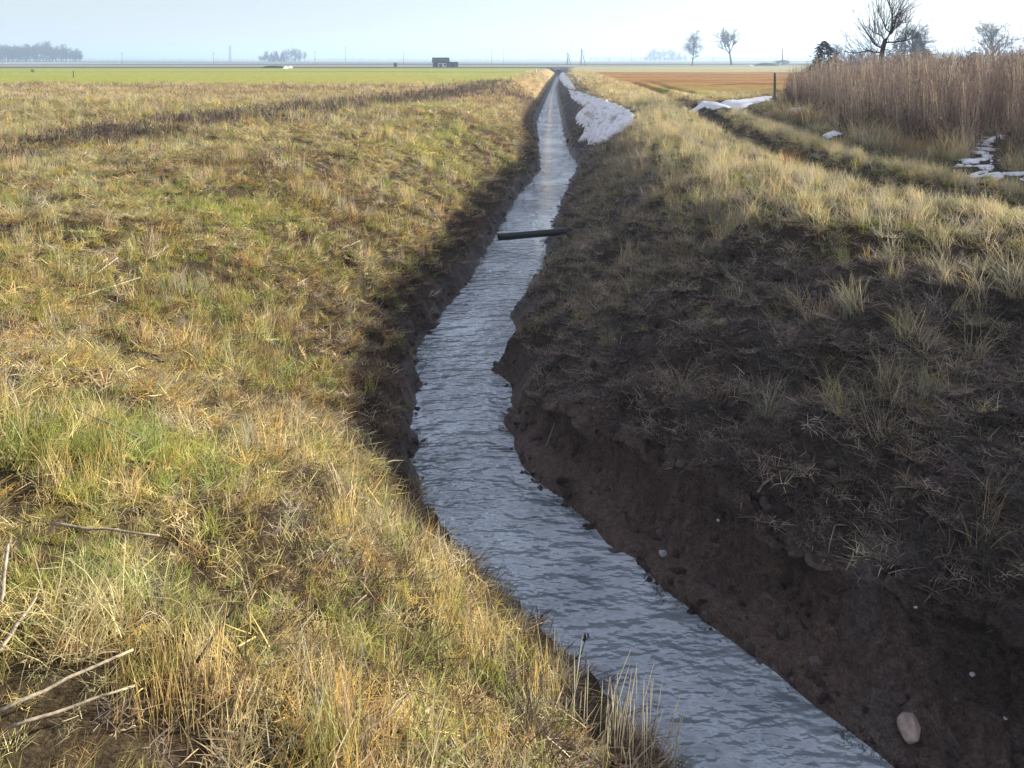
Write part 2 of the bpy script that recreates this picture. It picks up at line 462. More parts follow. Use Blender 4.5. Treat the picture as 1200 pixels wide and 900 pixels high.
# ------------------------------------------------------------------ the ground
def build_ground():
    s = [0.0]
    while s[-1] < 7.0: s.append(s[-1] + np.interp(s[-1], [0, 4.5, 7], [0.02, 0.026, 0.06]))
    st = 0.055
    while s[-1] < 3200:
        st = min(st * 1.085, 130); s.append(s[-1] + st)
    s = np.array(s); sl = np.concatenate([s[s < 1.7], s[s >= 1.7][::2]]); s = np.concatenate([-sl[:0:-1], s])
    r = [1.3]
    while r[-1] < 3400:
        y = r[-1]
        r.append(y + max(0.021, 0.0065 * y - 0.012 if y < 60 else 0.02 * y - 0.7))
    back = [1.3]
    st = 0.08
    while back[-1] > -60:
        st *= 1.25; back.append(back[-1] - st)
    rows = np.array(back[:0:-1] + r)
    mid = (eL(rows) + eR(rows)) * 0.5
    # the offset of the ditch stops mattering far out
    S, Y = np.meshgrid(s, rows)
    X = mid[:, None] + S
    Z = H(X, Y)
    # crumbling soil: push the bank sideways so lumps overhang and leave pockets
    dr_ = X - eR(Y); dl_ = eL(Y) - X
    sh_ = SHELF(X, Y)
    nf_ = 1 - ss(Y, 6.8, 9)
    lip = nf_ * ss(dr_, sh_ + 0.06, sh_ + 0.16) * (1 - ss(dr_, sh_ + 0.2, sh_ + 0.55))
    rough = ss(dr_, 0.02, 0.15) * (1 - ss(dr_, wR(Y) * 0.85, wR(Y) * 1.1)) + ss(dl_, 0.02, 0.12) * (1 - ss(dl_, 0.5, 1.0))
    rough = rough * (1 - ss(Y, 14, 30)) * ss(Y, 1.5, 2.5)
    X = X - lip * (0.13 + 0.22 * fbm(X, Y, 0.30, 4, 141, 0.65)) + rough * 0.055 * fbm(X, Y, 0.13, 3, 143, 0.7)
    Y = Y + rough * 0.055 * fbm(X, Y, 0.13, 3, 145, 0.7)
    nr, nc = X.shape
    verts = np.stack([X, Y, Z], -1).reshape(-1, 3)
    i = (np.arange(nr - 1)[:, None] * nc + np.arange(nc - 1)[None, :]).reshape(-1)
    faces = np.stack([i, i + 1, i + nc + 1, i + nc], -1)
    me = bpy.data.meshes.new('ground')
    me.vertices.add(len(verts)); me.vertices.foreach_set('co', verts.astype(np.float32).ravel())
    me.loops.add(faces.size); me.loops.foreach_set('vertex_index', faces.astype(np.int32).ravel())
    me.polygons.add(len(faces))
    me.polygons.foreach_set('loop_start', np.arange(0, faces.size, 4, dtype=np.int32))
    me.polygons.foreach_set('use_smooth', np.ones(len(faces), bool))
    me.update(calc_edges=True)
    x, y, z = verts.T
    col, wet = ground_colour(x, y, z)
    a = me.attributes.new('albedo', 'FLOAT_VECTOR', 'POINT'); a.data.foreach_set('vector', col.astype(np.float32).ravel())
    a = me.attributes.new('wet', 'FLOAT', 'POINT'); a.data.foreach_set('value', wet.astype(np.float32))
    me.materials.append(M_GROUND)
    o = bpy.data.objects.new('ground', me); COL.objects.link(o)
    tag(o, kind='structure')
    return o

def mixc(c, new, k):
    return c * (1 - k[:, None]) + np.asarray(new)[None, :] * k[:, None]

def green_edge(x):                # where the dry field meets the green crop
    return 57 + 0.03 * x + 0.8 * fbm(x, x * 0, 9, 2, 90)

def ground_colour(x, y, z):
    dl, dr = eL(y) - x, x - eR(y)
    d = np.maximum(dl, dr)
    c = np.zeros((len(x), 3)) + np.array([0.075, 0.055, 0.032])
    # dry field carries more straw with distance, where single blades are not drawn
    n = fbm(x, y, 2.2, 4, 101)
    c = mixc(c, (0.40, 0.29, 0.13), ss(y, 30, 56) * 0.9)
    c = mixc(c, (0.28, 0.19, 0.12), ss(n, 0.0, 0.4) * ss(y, 25, 45) * 0.7)
    # green crop on the left, ~57..190 m
    ge = green_edge(x)
    g = ss(y, ge - 0.5, ge + 0.5) * (1 - ss(y, 188, 192)) * (dl > wL(y) + 0.6)
    band = fbm(x * 0.12, y, 16, 3, 103)
    gc = np.zeros((len(x), 3)) + np.array([0.36, 0.37, 0.075])
    gc = mixc(gc, (0.20, 0.28, 0.07), ss(band, 0.05, 0.35) * 0.8)
    gc = mixc(gc, (0.40, 0.36, 0.10), ss(-band, 0.05, 0.45) * 0.6)
    gc = mixc(gc, (0.33, 0.36, 0.09), ss(y, 120, 185) * 0.7)
    c = c * (1 - g[:, None]) + gc * g[:, None]
    # right: greenish verge, rusty stubble, pale strip
    rt = (dr > wR(y) + 3.5)
    k = ss(y, 40, 43) * (1 - ss(y, 123, 126)) * rt
    rc = np.zeros((len(x), 3)) + np.array([0.38, 0.20, 0.06])
    rc = mixc(rc, (0.24, 0.105, 0.035), ss(fbm(x * 0.3, y, 7, 3, 107), 0, 0.4) * 0.7)
    rc = mixc(rc, (0.30, 0.27, 0.06), (1 - ss(y, 45, 66)) * ss(fbm(x * 0.3, y, 5, 3, 109), -0.5, 0.2))
    c = c * (1 - k[:, None]) + rc * k[:, None]
    k = ss(y, 124, 126) * (1 - ss(y, 235, 250)) * (dr > 2.0)
    c = mixc(c, (0.42, 0.38, 0.20), k)
    # beyond: ploughed and pale strips
    w = y + 0.03 * x + 18 * fbm(x, y, 160, 2, 111)
    for a, b, col in ((188, 235, (0.10, 0.075, 0.07)), (235, 330, (0.30, 0.28, 0.20)), (330, 430, (0.10, 0.12, 0.08)),
                      (430, 640, (0.34, 0.36, 0.30)), (640, 900, (0.10, 0.11, 0.09)), (900, 1500, (0.34, 0.36, 0.34)), (1500, 9000, (0.16, 0.18, 0.15))):
        far = (y > 192) & ~((dr > 2.0) & (y < 250))
        c = mixc(c, col, ss(w, a - 4, a + 4) * (1 - ss(w, b - 4, b + 4)) * far)
    # ditch: wet mud, dark peaty soil on the right face, matted earth on the left
    wr = wR(y)
    n2 = fbm(x, y, 0.5, 4, 121)
    mudl = (1 - ss(dl + 0.25 * n2, 0.2, 0.55)) * (dl > -3) * (dr < 0)
    c = mixc(c, (0.070, 0.050, 0.039), mudl * (y < 197))
    brown = ss(dl, 0.3, 0.6) * (1 - ss(dl + 0.5 * n2, 0.9, 1.9))
    c = mixc(c, (0.075, 0.05, 0.032), brown * (y < 60) * 0.8)
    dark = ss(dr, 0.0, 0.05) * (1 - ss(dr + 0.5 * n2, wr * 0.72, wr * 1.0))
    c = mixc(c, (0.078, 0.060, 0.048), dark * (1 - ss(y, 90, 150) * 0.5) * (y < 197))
    shelf = (dr > -0.1) * (1 - ss(dr + 0.12 * n2, 0.35, 0.75)) * (1 - ss(y, 6.5, 9))
    c = mixc(c, (0.120, 0.084, 0.066), shelf)
    clay = ss(fbm(x, y, 0.45, 4, 131), 0.22, 0.42) * dark
    c = mixc(c, (0.12, 0.105, 0.10), clay * 0.5)
    # ruts show bare earth
    t = x - track(y)
    rk = np.maximum(np.exp(-(t / 0.28) ** 2), 0.7 * np.exp(-((t - 1.65) / 0.28) ** 2)) * (1 - ss(y, 40, 60)) * (dr > 1.5)
    c = mixc(c, (0.075, 0.055, 0.04), rk * 0.9)
    wet = np.clip((1 - ss(d, 0.05, 0.35)) + shelf * 0.6 + clay * 0.5 + dark * 0.3, 0, 1) * 0.85 * (y < 197)
    return np.clip(c, 0.005, 0.9), wet

ground = build_ground()

# ------------------------------------------------------------------ the stream
def build_stream():
    r = [-55.0]
    while r[-1] < 197.0:
        r.append(r[-1] + (0.12 if r[-1] > 1 else 1.5) + 0.006 * max(r[-1], 0))
    r = np.array(r)
    a = eL(r) - 0.28; b = eR(r) + 0.28
    k = 14
    X = a[:, None] + (b - a)[:, None] * np.linspace(0, 1, k)[None]
    Y = np.repeat(r[:, None], k, 1)
    Z = np.full_like(X, WZ + 0.004)
    v = np.stack([X, Y, Z], -1).reshape(-1, 3)
    i = (np.arange(len(r) - 1)[:, None] * k + np.arange(k - 1)[None]).reshape(-1)
    f = np.stack([i, i + 1, i + k + 1, i + k], -1).tolist()
    me = mesh_np('water', v, f)
    me.materials.append(M_WATER)
    o = bpy.data.objects.new('water', me); COL.objects.link(o)
    tag(o, kind='structure')
build_stream()

# ------------------------------------------------------------------ grass
def blade(mb, rg, base, h, w, az, lean, bend, vary, segs=3):
    """one curved tapering leaf"""
    d = np.array([math.cos(az), math.sin(az), 0]); side = np.array([-d[1], d[0], 0])
    p = np.array(base, float); ang = lean; pts = [p.copy()]
    for i in range(segs):
        ang2 = ang + bend * (i + 0.5) / segs
        p = p + (d * math.sin(ang2) + np.array([0, 0, 1]) * math.cos(ang2)) * h / segs
        p[2] = max(p[2], 0.004)
        pts.append(p.copy())
    tw = rg.uniform(-0.6, 0.6); side = side * math.cos(tw) + np.array([0, 0, 1]) * math.sin(tw)
    mb.ribbon(pts, [w * (1, .95, .75, .5)[i] if i < segs else w * 0.12 for i in range(segs + 1)], side, vary)

def clump(rg, n, rad, h, w, lean, bend, segs=3, spread=0.25):
    mb = MB()
    for i in range(n):
        a, q = rg.uniform(0, 6.283), math.sqrt(rg.uniform()) * rad
        blade(mb, rg, (q * math.cos(a), q * math.sin(a), -0.01), rg.uniform(*h), rg.uniform(*w), rg.uniform(0, 6.283),
              rg.uniform(*lean), rg.uniform(*bend), float(np.clip(rg.normal(1, spread), 0.35, 1.7)), segs)
    return mb

def reed(rg, n, rad, h):
    mb = MB()
    for i in range(n):
        a, q = rg.uniform(0, 6.283), math.sqrt(rg.uniform()) * rad
        b = np.array([q * math.cos(a), q * math.sin(a), -0.02]); hh = rg.uniform(*h)
        az = rg.uniform(0, 6.283); le = abs(rg.normal(0, 0.09)); vv = float(np.clip(rg.normal(1, 0.28), 0.4, 1.7))
        d = np.array([math.cos(az), math.sin(az), 0])
        pts = [b + d * hh * math.sin(le) * t ** 1.4 + np.array([0, 0, hh * t]) for t in (0, .35, .7, 1)]
        sd = np.array([math.cos(az + 1), math.sin(az + 1), 0])
        mb.ribbon(pts, [0.007, 0.006, 0.005, 0.003], sd, vv)
        for k in range(rg.integers(2, 5)):         # withered leaves
            t = rg.uniform(0.15, 0.8); p = b + d * hh * math.sin(le) * t ** 1.4 + np.array([0, 0, hh * t])
            blade(mb, rg, p, rg.uniform(0.10, 0.30), rg.uniform(0.004, 0.009), rg.uniform(0, 6.283), rg.uniform(0.3, 1.1), rg.uniform(0.4, 1.6), vv * rg.uniform(0.7, 1.2), 3)
        for k in range(rg.integers(4, 9)):         # seed head
            t = rg.uniform(0.84, 1.0); p = b + d * hh * math.sin(le) * t ** 1.4 + np.array([0, 0, hh * t])
            blade(mb, rg, p, rg.uniform(0.04, 0.12), rg.uniform(0.004, 0.010), rg.uniform(0, 6.283), rg.uniform(0.2, 0.9), rg.uniform(0, 0.7), vv * rg.uniform(0.6, 1.05), 2)
    return mb

def weed(rg, n, rad, h):
    """dead dark weeds: stiff stalk with short side shoots"""
    mb = MB()
    for i in range(n):
        a, q = rg.uniform(0, 6.283), math.sqrt(rg.uniform()) * rad
        b = np.array([q * math.cos(a), q * math.sin(a), -0.02]); hh = rg.uniform(*h)
        az = rg.uniform(0, 6.283); le = abs(rg.normal(0, 0.15)); vv = float(np.clip(rg.normal(1, 0.3), 0.4, 1.7))
        blade(mb, rg, b, hh, 0.009, az, le, 0.1, vv, 3)
        for k in range(7):
            t = rg.uniform(0.35, 1.0)
            p = b + np.array([math.cos(az) * math.sin(le), math.sin(az) * math.sin(le), math.cos(le)]) * hh * t
            blade(mb, rg, p, rg.uniform(0.03, 0.10), rg.uniform(0.006, 0.014), rg.uniform(0, 6.283), rg.uniform(0.3, 1.0), 0.3, vv * rg.uniform(0.7, 1.2), 2)
    return mb

def clod(rg):
    import bmesh
    bm = bmesh.new(); bmesh.ops.create_icosphere(bm, subdivisions=2, radius=1.0)
    mb = MB(); sd_ = int(rg.integers(1, 9999)); sq = np.array([rg.uniform(.8, 1.3), rg.uniform(.6, 1.1), rg.uniform(.4, .75)])
    for v in bm.verts:
        q = np.array(v.co); q = q * (1 + 0.8 * float(fbm(q[0] * 1.6 + sd_, q[1] * 1.6 + q[2] * 2.3, 1.0, 3, sd_ % 97, 0.75))) * sq
        mb.v.append(q); mb.a.append(1.0)
    mb.f = [tuple(v.index for v in f.verts) for f in bm.faces]
    bm.free()
    return mb

def source(name, mbs, mat):
    c = bpy.data.collections.new(name)
    for i, mb in enumerate(mbs):
        me = mb.mesh('%s_%02d' % (name, i)); me.materials.append(mat)
        o = bpy.data.objects.new('%s_%02d' % (name, i), me)
        c.objects.link(o)
    return c

rs = np.random.default_rng(11)
SRC = {
 'mat':   source('matted_clump', [clump(rs, 46, 0.085, (0.05, 0.17), (0.0022, 0.0042), (0.5, 1.35), (0.2, 1.3)) for i in range(6)], M_BLADE),
 'up':    source('straw_clump', [clump(rs, 26, 0.07, (0.10, 0.30), (0.0020, 0.0036), (0.0, 0.28), (0.0, 0.45)) for i in range(5)], M_BLADE),
 'green': source('green_clump', [clump(rs, 40, 0.075, (0.05, 0.16), (0.0025, 0.0048), (0.1, 0.8), (0.2, 1.2), 3, 0.2) for i in range(5)], M_BLADE),
 'litter': source('litter_clump', [clump(rs, 42, 0.11, (0.04, 0.15), (0.0025, 0.0060), (1.15, 1.62), (-0.3, 0.5), 3, 0.33) for i in range(6)], M_BLADE),
 'clod':  source('clod', [clod(rs) for i in range(7)], M_CLOD),
 'reed':  source('reed_clump', [reed(rs, 7, 0.16, (1.25, 1.78)) for i in range(6)], M_REED),
 'weed':  source('weed_clump', [weed(rs, 5, 0.14, (0.16, 0.42)) for i in range(5)], M_REED),
 'far':   source('field_clump', [clump(rs, 40, 0.22, (0.08, 0.24), (0.007, 0.013), (0.1, 0.9), (0.1, 0.9), 2) for i in range(5)], M_BLADE),
 'long':  source('long_grass_clump', [clump(rs, 34, 0.09, (0.18, 0.42), (0.0024, 0.0045), (0.05, 0.5), (0.1, 1.2), 4) for i in range(5)], M_BLADE),
}
NSRC = {k: len(v.objects) for k, v in SRC.items()}

def gn_tree(coll):
    g = bpy.data.node_groups.new('scatter_' + coll.name, 'GeometryNodeTree')
    g.interface.new_socket('Geometry', in_out='INPUT', socket_type='NodeSocketGeometry')
    g.interface.new_socket('Geometry', in_out='OUTPUT', socket_type='NodeSocketGeometry')
    gi = g.nodes.new('NodeGroupInput'); go = g.nodes.new('NodeGroupOutput')
    ci = g.nodes.new('GeometryNodeCollectionInfo')
    ci.inputs['Collection'].default_value = coll
    ci.inputs['Separate Children'].default_value = True
    ci.inputs['Reset Children'].default_value = True
    ip = g.nodes.new('GeometryNodeInstanceOnPoints')
    ip.inputs['Pick Instance'].default_value = True
    def attr(nm, ty):
        n = g.nodes.new('GeometryNodeInputNamedAttribute'); n.data_type = ty
        n.inputs['Name'].default_value = nm
        return n.outputs[0]
    g.links.new(gi.outputs[0], ip.inputs['Points'])
    g.links.new(ci.outputs[0], ip.inputs['Instance'])
    g.links.new(attr('pick', 'INT'), ip.inputs['Instance Index'])
    g.links.new(attr('turn', 'FLOAT_VECTOR'), ip.inputs['Rotation'])
    g.links.new(attr('size', 'FLOAT_VECTOR'), ip.inputs['Scale'])
    g.links.new(ip.outputs[0], go.inputs[0])
    return g
TREES = {k: gn_tree(v) for k, v in SRC.items()}
TOTAL = [0]

def scatter(name, src, x, y, tint, size, label, cat, tilt=0.22, lift=0.0, lean=None, zmin=None):
    sf = snowfree(x, y)
    size = np.broadcast_to(np.asarray(size, float), (len(x),))[sf]
    x, y, tint = x[sf], y[sf], np.asarray(tint)[sf]
    n = len(x)
    TOTAL[0] += n
    z = H(x, y) + lift
    if zmin is not None: z = np.maximum(z, zmin)
    me = bpy.data.meshes.new(name)
    me.vertices.add(n)
    me.vertices.foreach_set('co', np.stack([x, y, z], -1).astype(np.float32).ravel())
    rot = np.stack([rng.normal(0, tilt, n), rng.normal(0, tilt, n), rng.uniform(0, 6.283, n)], -1)
    if lean is not None:
        rot[:, :2] += lean
        rot[:, 2] = rng.normal(0, 0.5, n)
    sz = np.stack([size * rng.uniform(0.85, 1.2, n), size * rng.uniform(0.85, 1.2, n), size * rng.uniform(0.75, 1.25, n)], -1)
    for nm, ty, key, arr in (('turn', 'FLOAT_VECTOR', 'vector', rot), ('size', 'FLOAT_VECTOR', 'vector', sz), ('tint', 'FLOAT_VECTOR', 'vector', tint)):
        me.attributes.new(nm, ty, 'POINT').data.foreach_set(key, np.asarray(arr, np.float32).ravel())
    me.attributes.new('pick', 'INT', 'POINT').data.foreach_set('value', rng.integers(0, NSRC[src], n).astype(np.int32))
    o = bpy.data.objects.new(name, me)
    COL.objects.link(o)
    md = o.modifiers.new('scatter', 'NODES'); md.node_group = TREES[src]
    return tag(o, label, cat, kind='stuff')

def cand(bands, xlo=None, xhi=None, wide=0.72, pad=1.6):
    """random ground points; density falls with distance as single blades stop being seen"""
    X, Y, B = [], [], []
    for y0, y1, dens in bands:
        hw = wide * y1 + pad
        a, b = -hw, hw
        n = int((b - a) * (y1 - y0) * dens)
        x = rng.uniform(a, b, n); y = rng.uniform(y0, y1, n)
        k = np.abs(x) < wide * y + pad
        X.append(x[k]); Y.append(y[k]); B.append(np.full(k.sum(), dens, float))
    return np.concatenate(X), np.concatenate(Y), np.concatenate(B)

def pick(mask, *arrs):
    return [a[mask] for a in arrs]

def palette(n, cols, weights, jit=0.14):
    w = np.asarray(weights, float)
    if w.ndim == 1: w = np.repeat(w[None], n, 0)
    w = w / w.sum(1, keepdims=True)
    u = rng.uniform(size=n)[:, None]
    i = (u > np.cumsum(w, 1)).sum(1).clip(0, len(cols) - 1)
    c = np.array(cols)[i]
    return c * np.clip(rng.normal(1, jit, (n, 1)), 0.5, 1.6) * np.clip(rng.normal(1, 0.05, (n, 3)), 0.8, 1.2)

STRAW, GOLD, TAN, OLIVE = (0.70, 0.57, 0.28), (0.62, 0.455, 0.155), (0.60, 0.51, 0.34), (0.38, 0.37, 0.12)
GREEN, RUST, BROWN, GREY = (0.28, 0.34, 0.09), (0.40, 0.245, 0.10), (0.20, 0.14, 0.08), (0.42, 0.37, 0.28)
LIME = (0.43, 0.43, 0.10)

GPATCH = [(hit(px, py)[:2], r) for px, py, r in ((135,515,.45),(60,665,.35),(330,430,.5),(400,700,.3),(480,775,.3),(290,255,1.0),(560,215,1.6),(380,710,.35),(180,640,.3),(30,560,.5),(520,790,.3),(250,330,.6),(640,170,1.5),(560,175,1.5),(250,730,.25))]
def greenness(x, y):
    g = 0.5 * ss(fbm(x, y, 1.6, 3, 201), 0.12, 0.5)
    for p, r in GPATCH:
        g = np.maximum(g, np.exp(-(((x - p[0]) ** 2 + (y - p[1]) ** 2) / (r * r))))
    return g

# where old snow still lies (outlines seen in the photograph, dropped onto the land)
SNOW_PX = dict(
 bank=[(665,105),(680,107),(707,116),(728,124),(748,137),(740,149),(716,164),(695,170),(678,165),(682,152),(673,140),(684,126),(668,114)],
 strip=[(655,86),(660,83),(666,90),(672,98),(678,106),(667,106),(660,100),(656,94)],
 track=[(790,126),(815,123.5),(845,120),(880,115.5),(905,112.5),(905,118),(880,123),(855,127),(838,129),(820,128)],
 stake=[(922,129),(945,126),(950,134),(925,135)],
 reeds=[(1120,202),(1133,185),(1138,172),(1148,162),(1182,159),(1168,171),(1160,182),(1163,195),(1178,208),(1150,214),(1132,212)],
 scrap=[(960,160),(980,153),(987,157),(970,165)],
 speck=[(1004,157),(1018,153),(1022,160),(1008,163)],
 edge=[(1180,205),(1200,200),(1210,212),(1188,214)])
SNOW_W = {k: [tuple(hit(a_, b_)[:2]) for a_, b_ in v] for k, v in SNOW_PX.items()}
def inpoly(px, py, poly):
    c = np.zeros(px.shape, bool); n = len(poly); j = n - 1
    for i in range(n):
        xi, yi = poly[i]; xj, yj = poly[j]
        k = ((yi > py) != (yj > py)) & (px < (xj - xi) * (py - yi) / (yj - yi + 1e-12) + xi)
        c ^= k; j = i
    return c
def snowfree(x, y):
    """False on snow and on the trampled ground just before it"""
    k = np.ones(x.shape, bool)
    for nm, w_ in SNOW_W.items():
        if nm in ('bank', 'strip'):
            k &= ~inpoly(x, y, w_) | (rng.uniform(size=len(x)) < 0.13); continue
        for sft in ((0.0, 0.35, 0.7) if nm != 'reeds' else (0.0, 0.25)):
            k &= ~inpoly(x, y + sft, w_)
            k &= ~inpoly(x * 1.0, y + sft + 0.1, w_)
    return k

# ---- left bank and field
x, y, b = cand([(1.2, 4, 330), (4, 7, 260), (7, 12, 170), (12, 20, 95), (20, 32, 42)])
dl = eL(y) - x
m = dl > 0.06
x, y, dl, b = pick(m, x, y, dl, b)
cov = ss(dl + 0.35 * fbm(x, y, 0.5, 3, 211), 0.32, 0.85)
bare = ss(fbm(x, y, 0.55, 3, 213), 0.18, 0.42) * 0.8
cp_ = hit(75, 872)
corner = np.exp(-(((x - cp_[0]) / 0.45) ** 2 + ((y - cp_[1]) / 0.28) ** 2))
bare = np.maximum(bare, 0.75 * corner)
u = rng.uniform(size=len(x))
keep = u < cov * (1 - bare)
lx_, ly_, ld_ = pick(keep, x, y, dl)
big = np.interp(ly_, [2, 7, 14, 32], [0.70, 0.80, 1.05, 1.6])
g = greenness(lx_, ly_)
big = big * (1 - 0.55 * np.exp(-(((lx_ - cp_[0]) / 0.5) ** 2 + ((ly_ - cp_[1]) / 0.32) ** 2)))
big = big * np.clip(1 + 0.75 * fbm(lx_, ly_, 0.6, 3, 225), 0.5, 1.6)
br = ss(fbm(lx_, ly_, 2.4, 3, 221), 0.0, 0.45)
near = 1 - ss(ly_, 4, 9)
r = rng.uniform(size=len(lx_))
upn = ss(fbm(lx_, ly_, 0.9, 3, 231), -0.15, 0.3) * np.interp(ly_, [2, 6, 12, 30], [0.55, 0.5, 0.4, 0.3])
isg = r < g * 0.72
isu = ~isg & (rng.uniform(size=len(r)) < upn * 0.65)
ist = ~isg & ~isu & (rng.uniform(size=len(r)) < 0.55)
ism = ~isg & ~isu & ~ist
def ltint(k):
    n = k.sum()
    w = np.stack([0.30 + 0.25 * near[k] - 0.1 * br[k], 0.22 + 0.22 * near[k], np.full(n, 0.22), 0.22 + 0.15 * (1 - near[k]), 0.05 + 0.30 * g[k], 0.08 + 0.34 * br[k], 0.06 + 0.34 * br[k], np.full(n, 0.12)], -1)
    return palette(n, [STRAW, GOLD, TAN, OLIVE, LIME, RUST, BROWN, GREY], w)
scatter('matted_dry_grass', 'mat', lx_[ism], ly_[ism], ltint(ism), big[ism], 'matted golden and brown dry grass over the sunlit left bank', 'grass')
scatter('flattened_straw', 'litter', lx_[ist], ly_[ist], ltint(ist) * 1.05, big[ist] * 1.1, 'flattened pale straw thatch lying over the left bank', 'litter', 0.3, 0.03)
scatter('upright_straw', 'up', lx_[isu], ly_[isu], ltint(isu), big[isu], 'upright thin straw stems standing in the left bank grass', 'grass', 0.12)
scatter('green_grass', 'green', lx_[isg], ly_[isg], palette(isg.sum(), [GREEN, LIME, OLIVE, STRAW], [.25, .42, .2, .2]), big[isg], 'fresh green grass patches growing through the left bank straw', 'grass')
# matted litter on the lower left bank
k = rng.uniform(size=len(x)) < 0.6 * (1 - ss(dl, 1.2, 2.4)) * ss(dl + 0.2 * fbm(x, y, 0.4, 2, 241), 0.12, 0.4)
scatter('bank_litter', 'litter', x[k], y[k], palette(k.sum(), [BROWN, (0.13, 0.085, 0.05), RUST, TAN], [.4, .35, .1, .18]), np.interp(y[k], [2, 30], [0.9, 1.7]), 'flattened brown dead grass above the mud on the left bank', 'litter', 0.15)

k = rng.uniform(size=len(x)) < 0.30 * (1 - ss(dl, 0.5, 1.0)) * ss(fbm(x, y, 0.35, 3, 243), -0.15, 0.25)
scatter('hanging_bank_grass', 'mat', x[k], y[k], palette(k.sum(), [BROWN, (0.12, 0.08, 0.05), TAN, OLIVE], [.4, .3, .15, .15]), np.interp(y[k], [2, 30], [0.9, 1.5]), 'limp dead grass hanging over the mud edge of the left bank', 'grass', 0.5, 0.02)

# ---- dry field further off, left and right
x, y, b = cand([(32, 45, 17), (45, 60, 9), (60, 125, 2.2)], pad=3)
dl, dr = eL(y) - x, x - eR(y)
kl = (dl > 1.0) & (y < green_edge(x) + (dl < wL(y) + 1.2) * 70)
kr = (dr > wR(y) * 0.55) & (((dr < wR(y) + 3.4)) | (y < 41))
k = kl | kr
x, y, dl = pick(k, x, y, dl)
n1 = ss(fbm(x, y, 3.0, 3, 251), -0.1, 0.4)
w = np.stack([0.4 - 0.2 * n1, 0.3 + 0 * n1, 0.25 + 0 * n1, 0.12 + 0 * n1, 0.1 + 0.3 * n1, 0.05 + 0.2 * n1, 0.15 + 0.1 * n1], -1)
scatter('dry_field_grass', 'far', x, y, palette(len(x), [STRAW, GOLD, TAN, OLIVE, RUST, BROWN, GREY], w), np.interp(y, [30, 60, 125], [0.9, 1.2, 1.7]), 'short dry golden grass and stubble across the flat field', 'grass')

# ---- dark weeds in a long row on the left field
W_PX = [(0, 178), (100, 166), (200, 152), (300, 138), (400, 126), (500, 117), (590, 104)]
wp = np.array(sorted([(b_, a_) for a_, b_ in [at_z(px, py, 0) for px, py in W_PX]]))
n = 5200
y = rng.uniform(10, 62, n) ** 1.0
x = np.interp(y, wp[:, 0], wp[:, 1]) + rng.normal(0, 1.0, n) * np.interp(y, [10, 60], [0.7, 1.5]) - 0.2
k = (fbm(x, y, 1.8, 3, 261) > -0.25) & (x > -0.75 * y - 2) & (rng.uniform(size=n) < np.interp(y, [10, 28, 40, 62], [1, 0.85, 0.4, 0.15]))
scatter('dark_weed_row', 'weed', x[k], y[k], palette(k.sum(), [(0.09, 0.065, 0.055), (0.15, 0.11, 0.085), (0.24, 0.18, 0.13)], [.4, .35, .25]), np.interp(y[k], [10, 60], [0.8, 1.2]), 'row of dark dead weed stalks crossing the left field', 'weeds')
x, y, b = cand([(8, 20, 4), (20, 56, 2.6)])
dl = eL(y) - x
k = (dl > 2.2) & (fbm(x, y, 2.5, 3, 263) > 0.0)
scatter('field_weeds', 'weed', x[k], y[k], palette(k.sum(), [BROWN, GREY, RUST, (0.12, 0.085, 0.07)], [.35, .25, .2, .2]), np.interp(y[k], [8, 60], [0.7, 1.1]), 'scattered brown dead weeds in the left field', 'weeds')

# ---- right bank
x, y, b = cand([(1.6, 4, 330), (4, 7, 270), (7, 12, 170), (12, 20, 95), (20, 34, 40)], pad=1.2)
dr = x - eR(y)
k = dr > 0.3
x, y, dr = pick(k, x, y, dr)
t = dr / wR(y)
topness = ss(t + 0.22 * fbm(x, y, 0.9, 3, 301), 0.72, 1.02)
trk = x - track(y)
rutm = np.maximum(np.exp(-(trk / 0.52) ** 4), 0.85 * np.exp(-((trk - 1.65) / 0.45) ** 4))
shelf = SHELF(x, y) + 0.10
big = np.interp(y, [2, 7, 14, 34], [0.9, 1.05, 1.3, 1.9])
# crumbled mud
for nm_, side_ in (('right', 1), ('left', 0)):
    cx_, cy_, cb_ = cand([(1.6, 4, 420), (4, 7, 330), (7, 12, 170), (12, 20, 70), (20, 34, 25)], pad=1.2)
    if side_:
        e_ = cx_ - eR(cy_); k = (e_ > -0.05) & (e_ < wR(cy_) * 0.95) & (rng.uniform(size=len(cx_)) < np.where(e_ < 0.07, 0.9, np.where(e_ < SHELF(cx_, cy_), 0.35, 0.9)))
        cc = [(0.07, 0.055, 0.048), (0.12, 0.092, 0.082), (0.055, 0.044, 0.038), (0.21, 0.185, 0.175)]
    else:
        e_ = eL(cy_) - cx_; k = (e_ > -0.05) & (e_ < 0.8) & (rng.uniform(size=len(cx_)) < np.where(e_ < 0.6, 1.0, 0.4))
        cc = [(0.08, 0.057, 0.044), (0.12, 0.085, 0.065), (0.06, 0.045, 0.036), (0.18, 0.14, 0.11)]
    k &= rng.uniform(size=len(cx_)) < 0.35 + 0.65 * ss(fbm(cx_, cy_, 0.35, 3, 325), -0.2, 0.3)
    q_ = rng.uniform(size=k.sum())
    scatter('mud_crumbs', 'clod', cx_[k], cy_[k], palette(k.sum(), cc, [.50, .40, .02, .08]), (0.009 + 0.034 * q_ ** 2.2) * np.interp(cy_[k], [2, 8, 30], [0.9, 1.2, 2.0]), 'crumbled wet mud clods on the %s bank of the ditch' % nm_, 'mud', 0.9, lift=-0.008)
n_ = 520
yy_ = 2.6 + 16 * rng.uniform(size=n_) ** 1.5; sd2 = rng.uniform(size=n_) < 0.5
xx_ = np.where(sd2, eL(yy_) + rng.normal(0.0, 0.05, n_), eR(yy_) - rng.normal(0.0, 0.05, n_))
k = fbm(xx_, yy_, 0.5, 2, 331) > 0.05
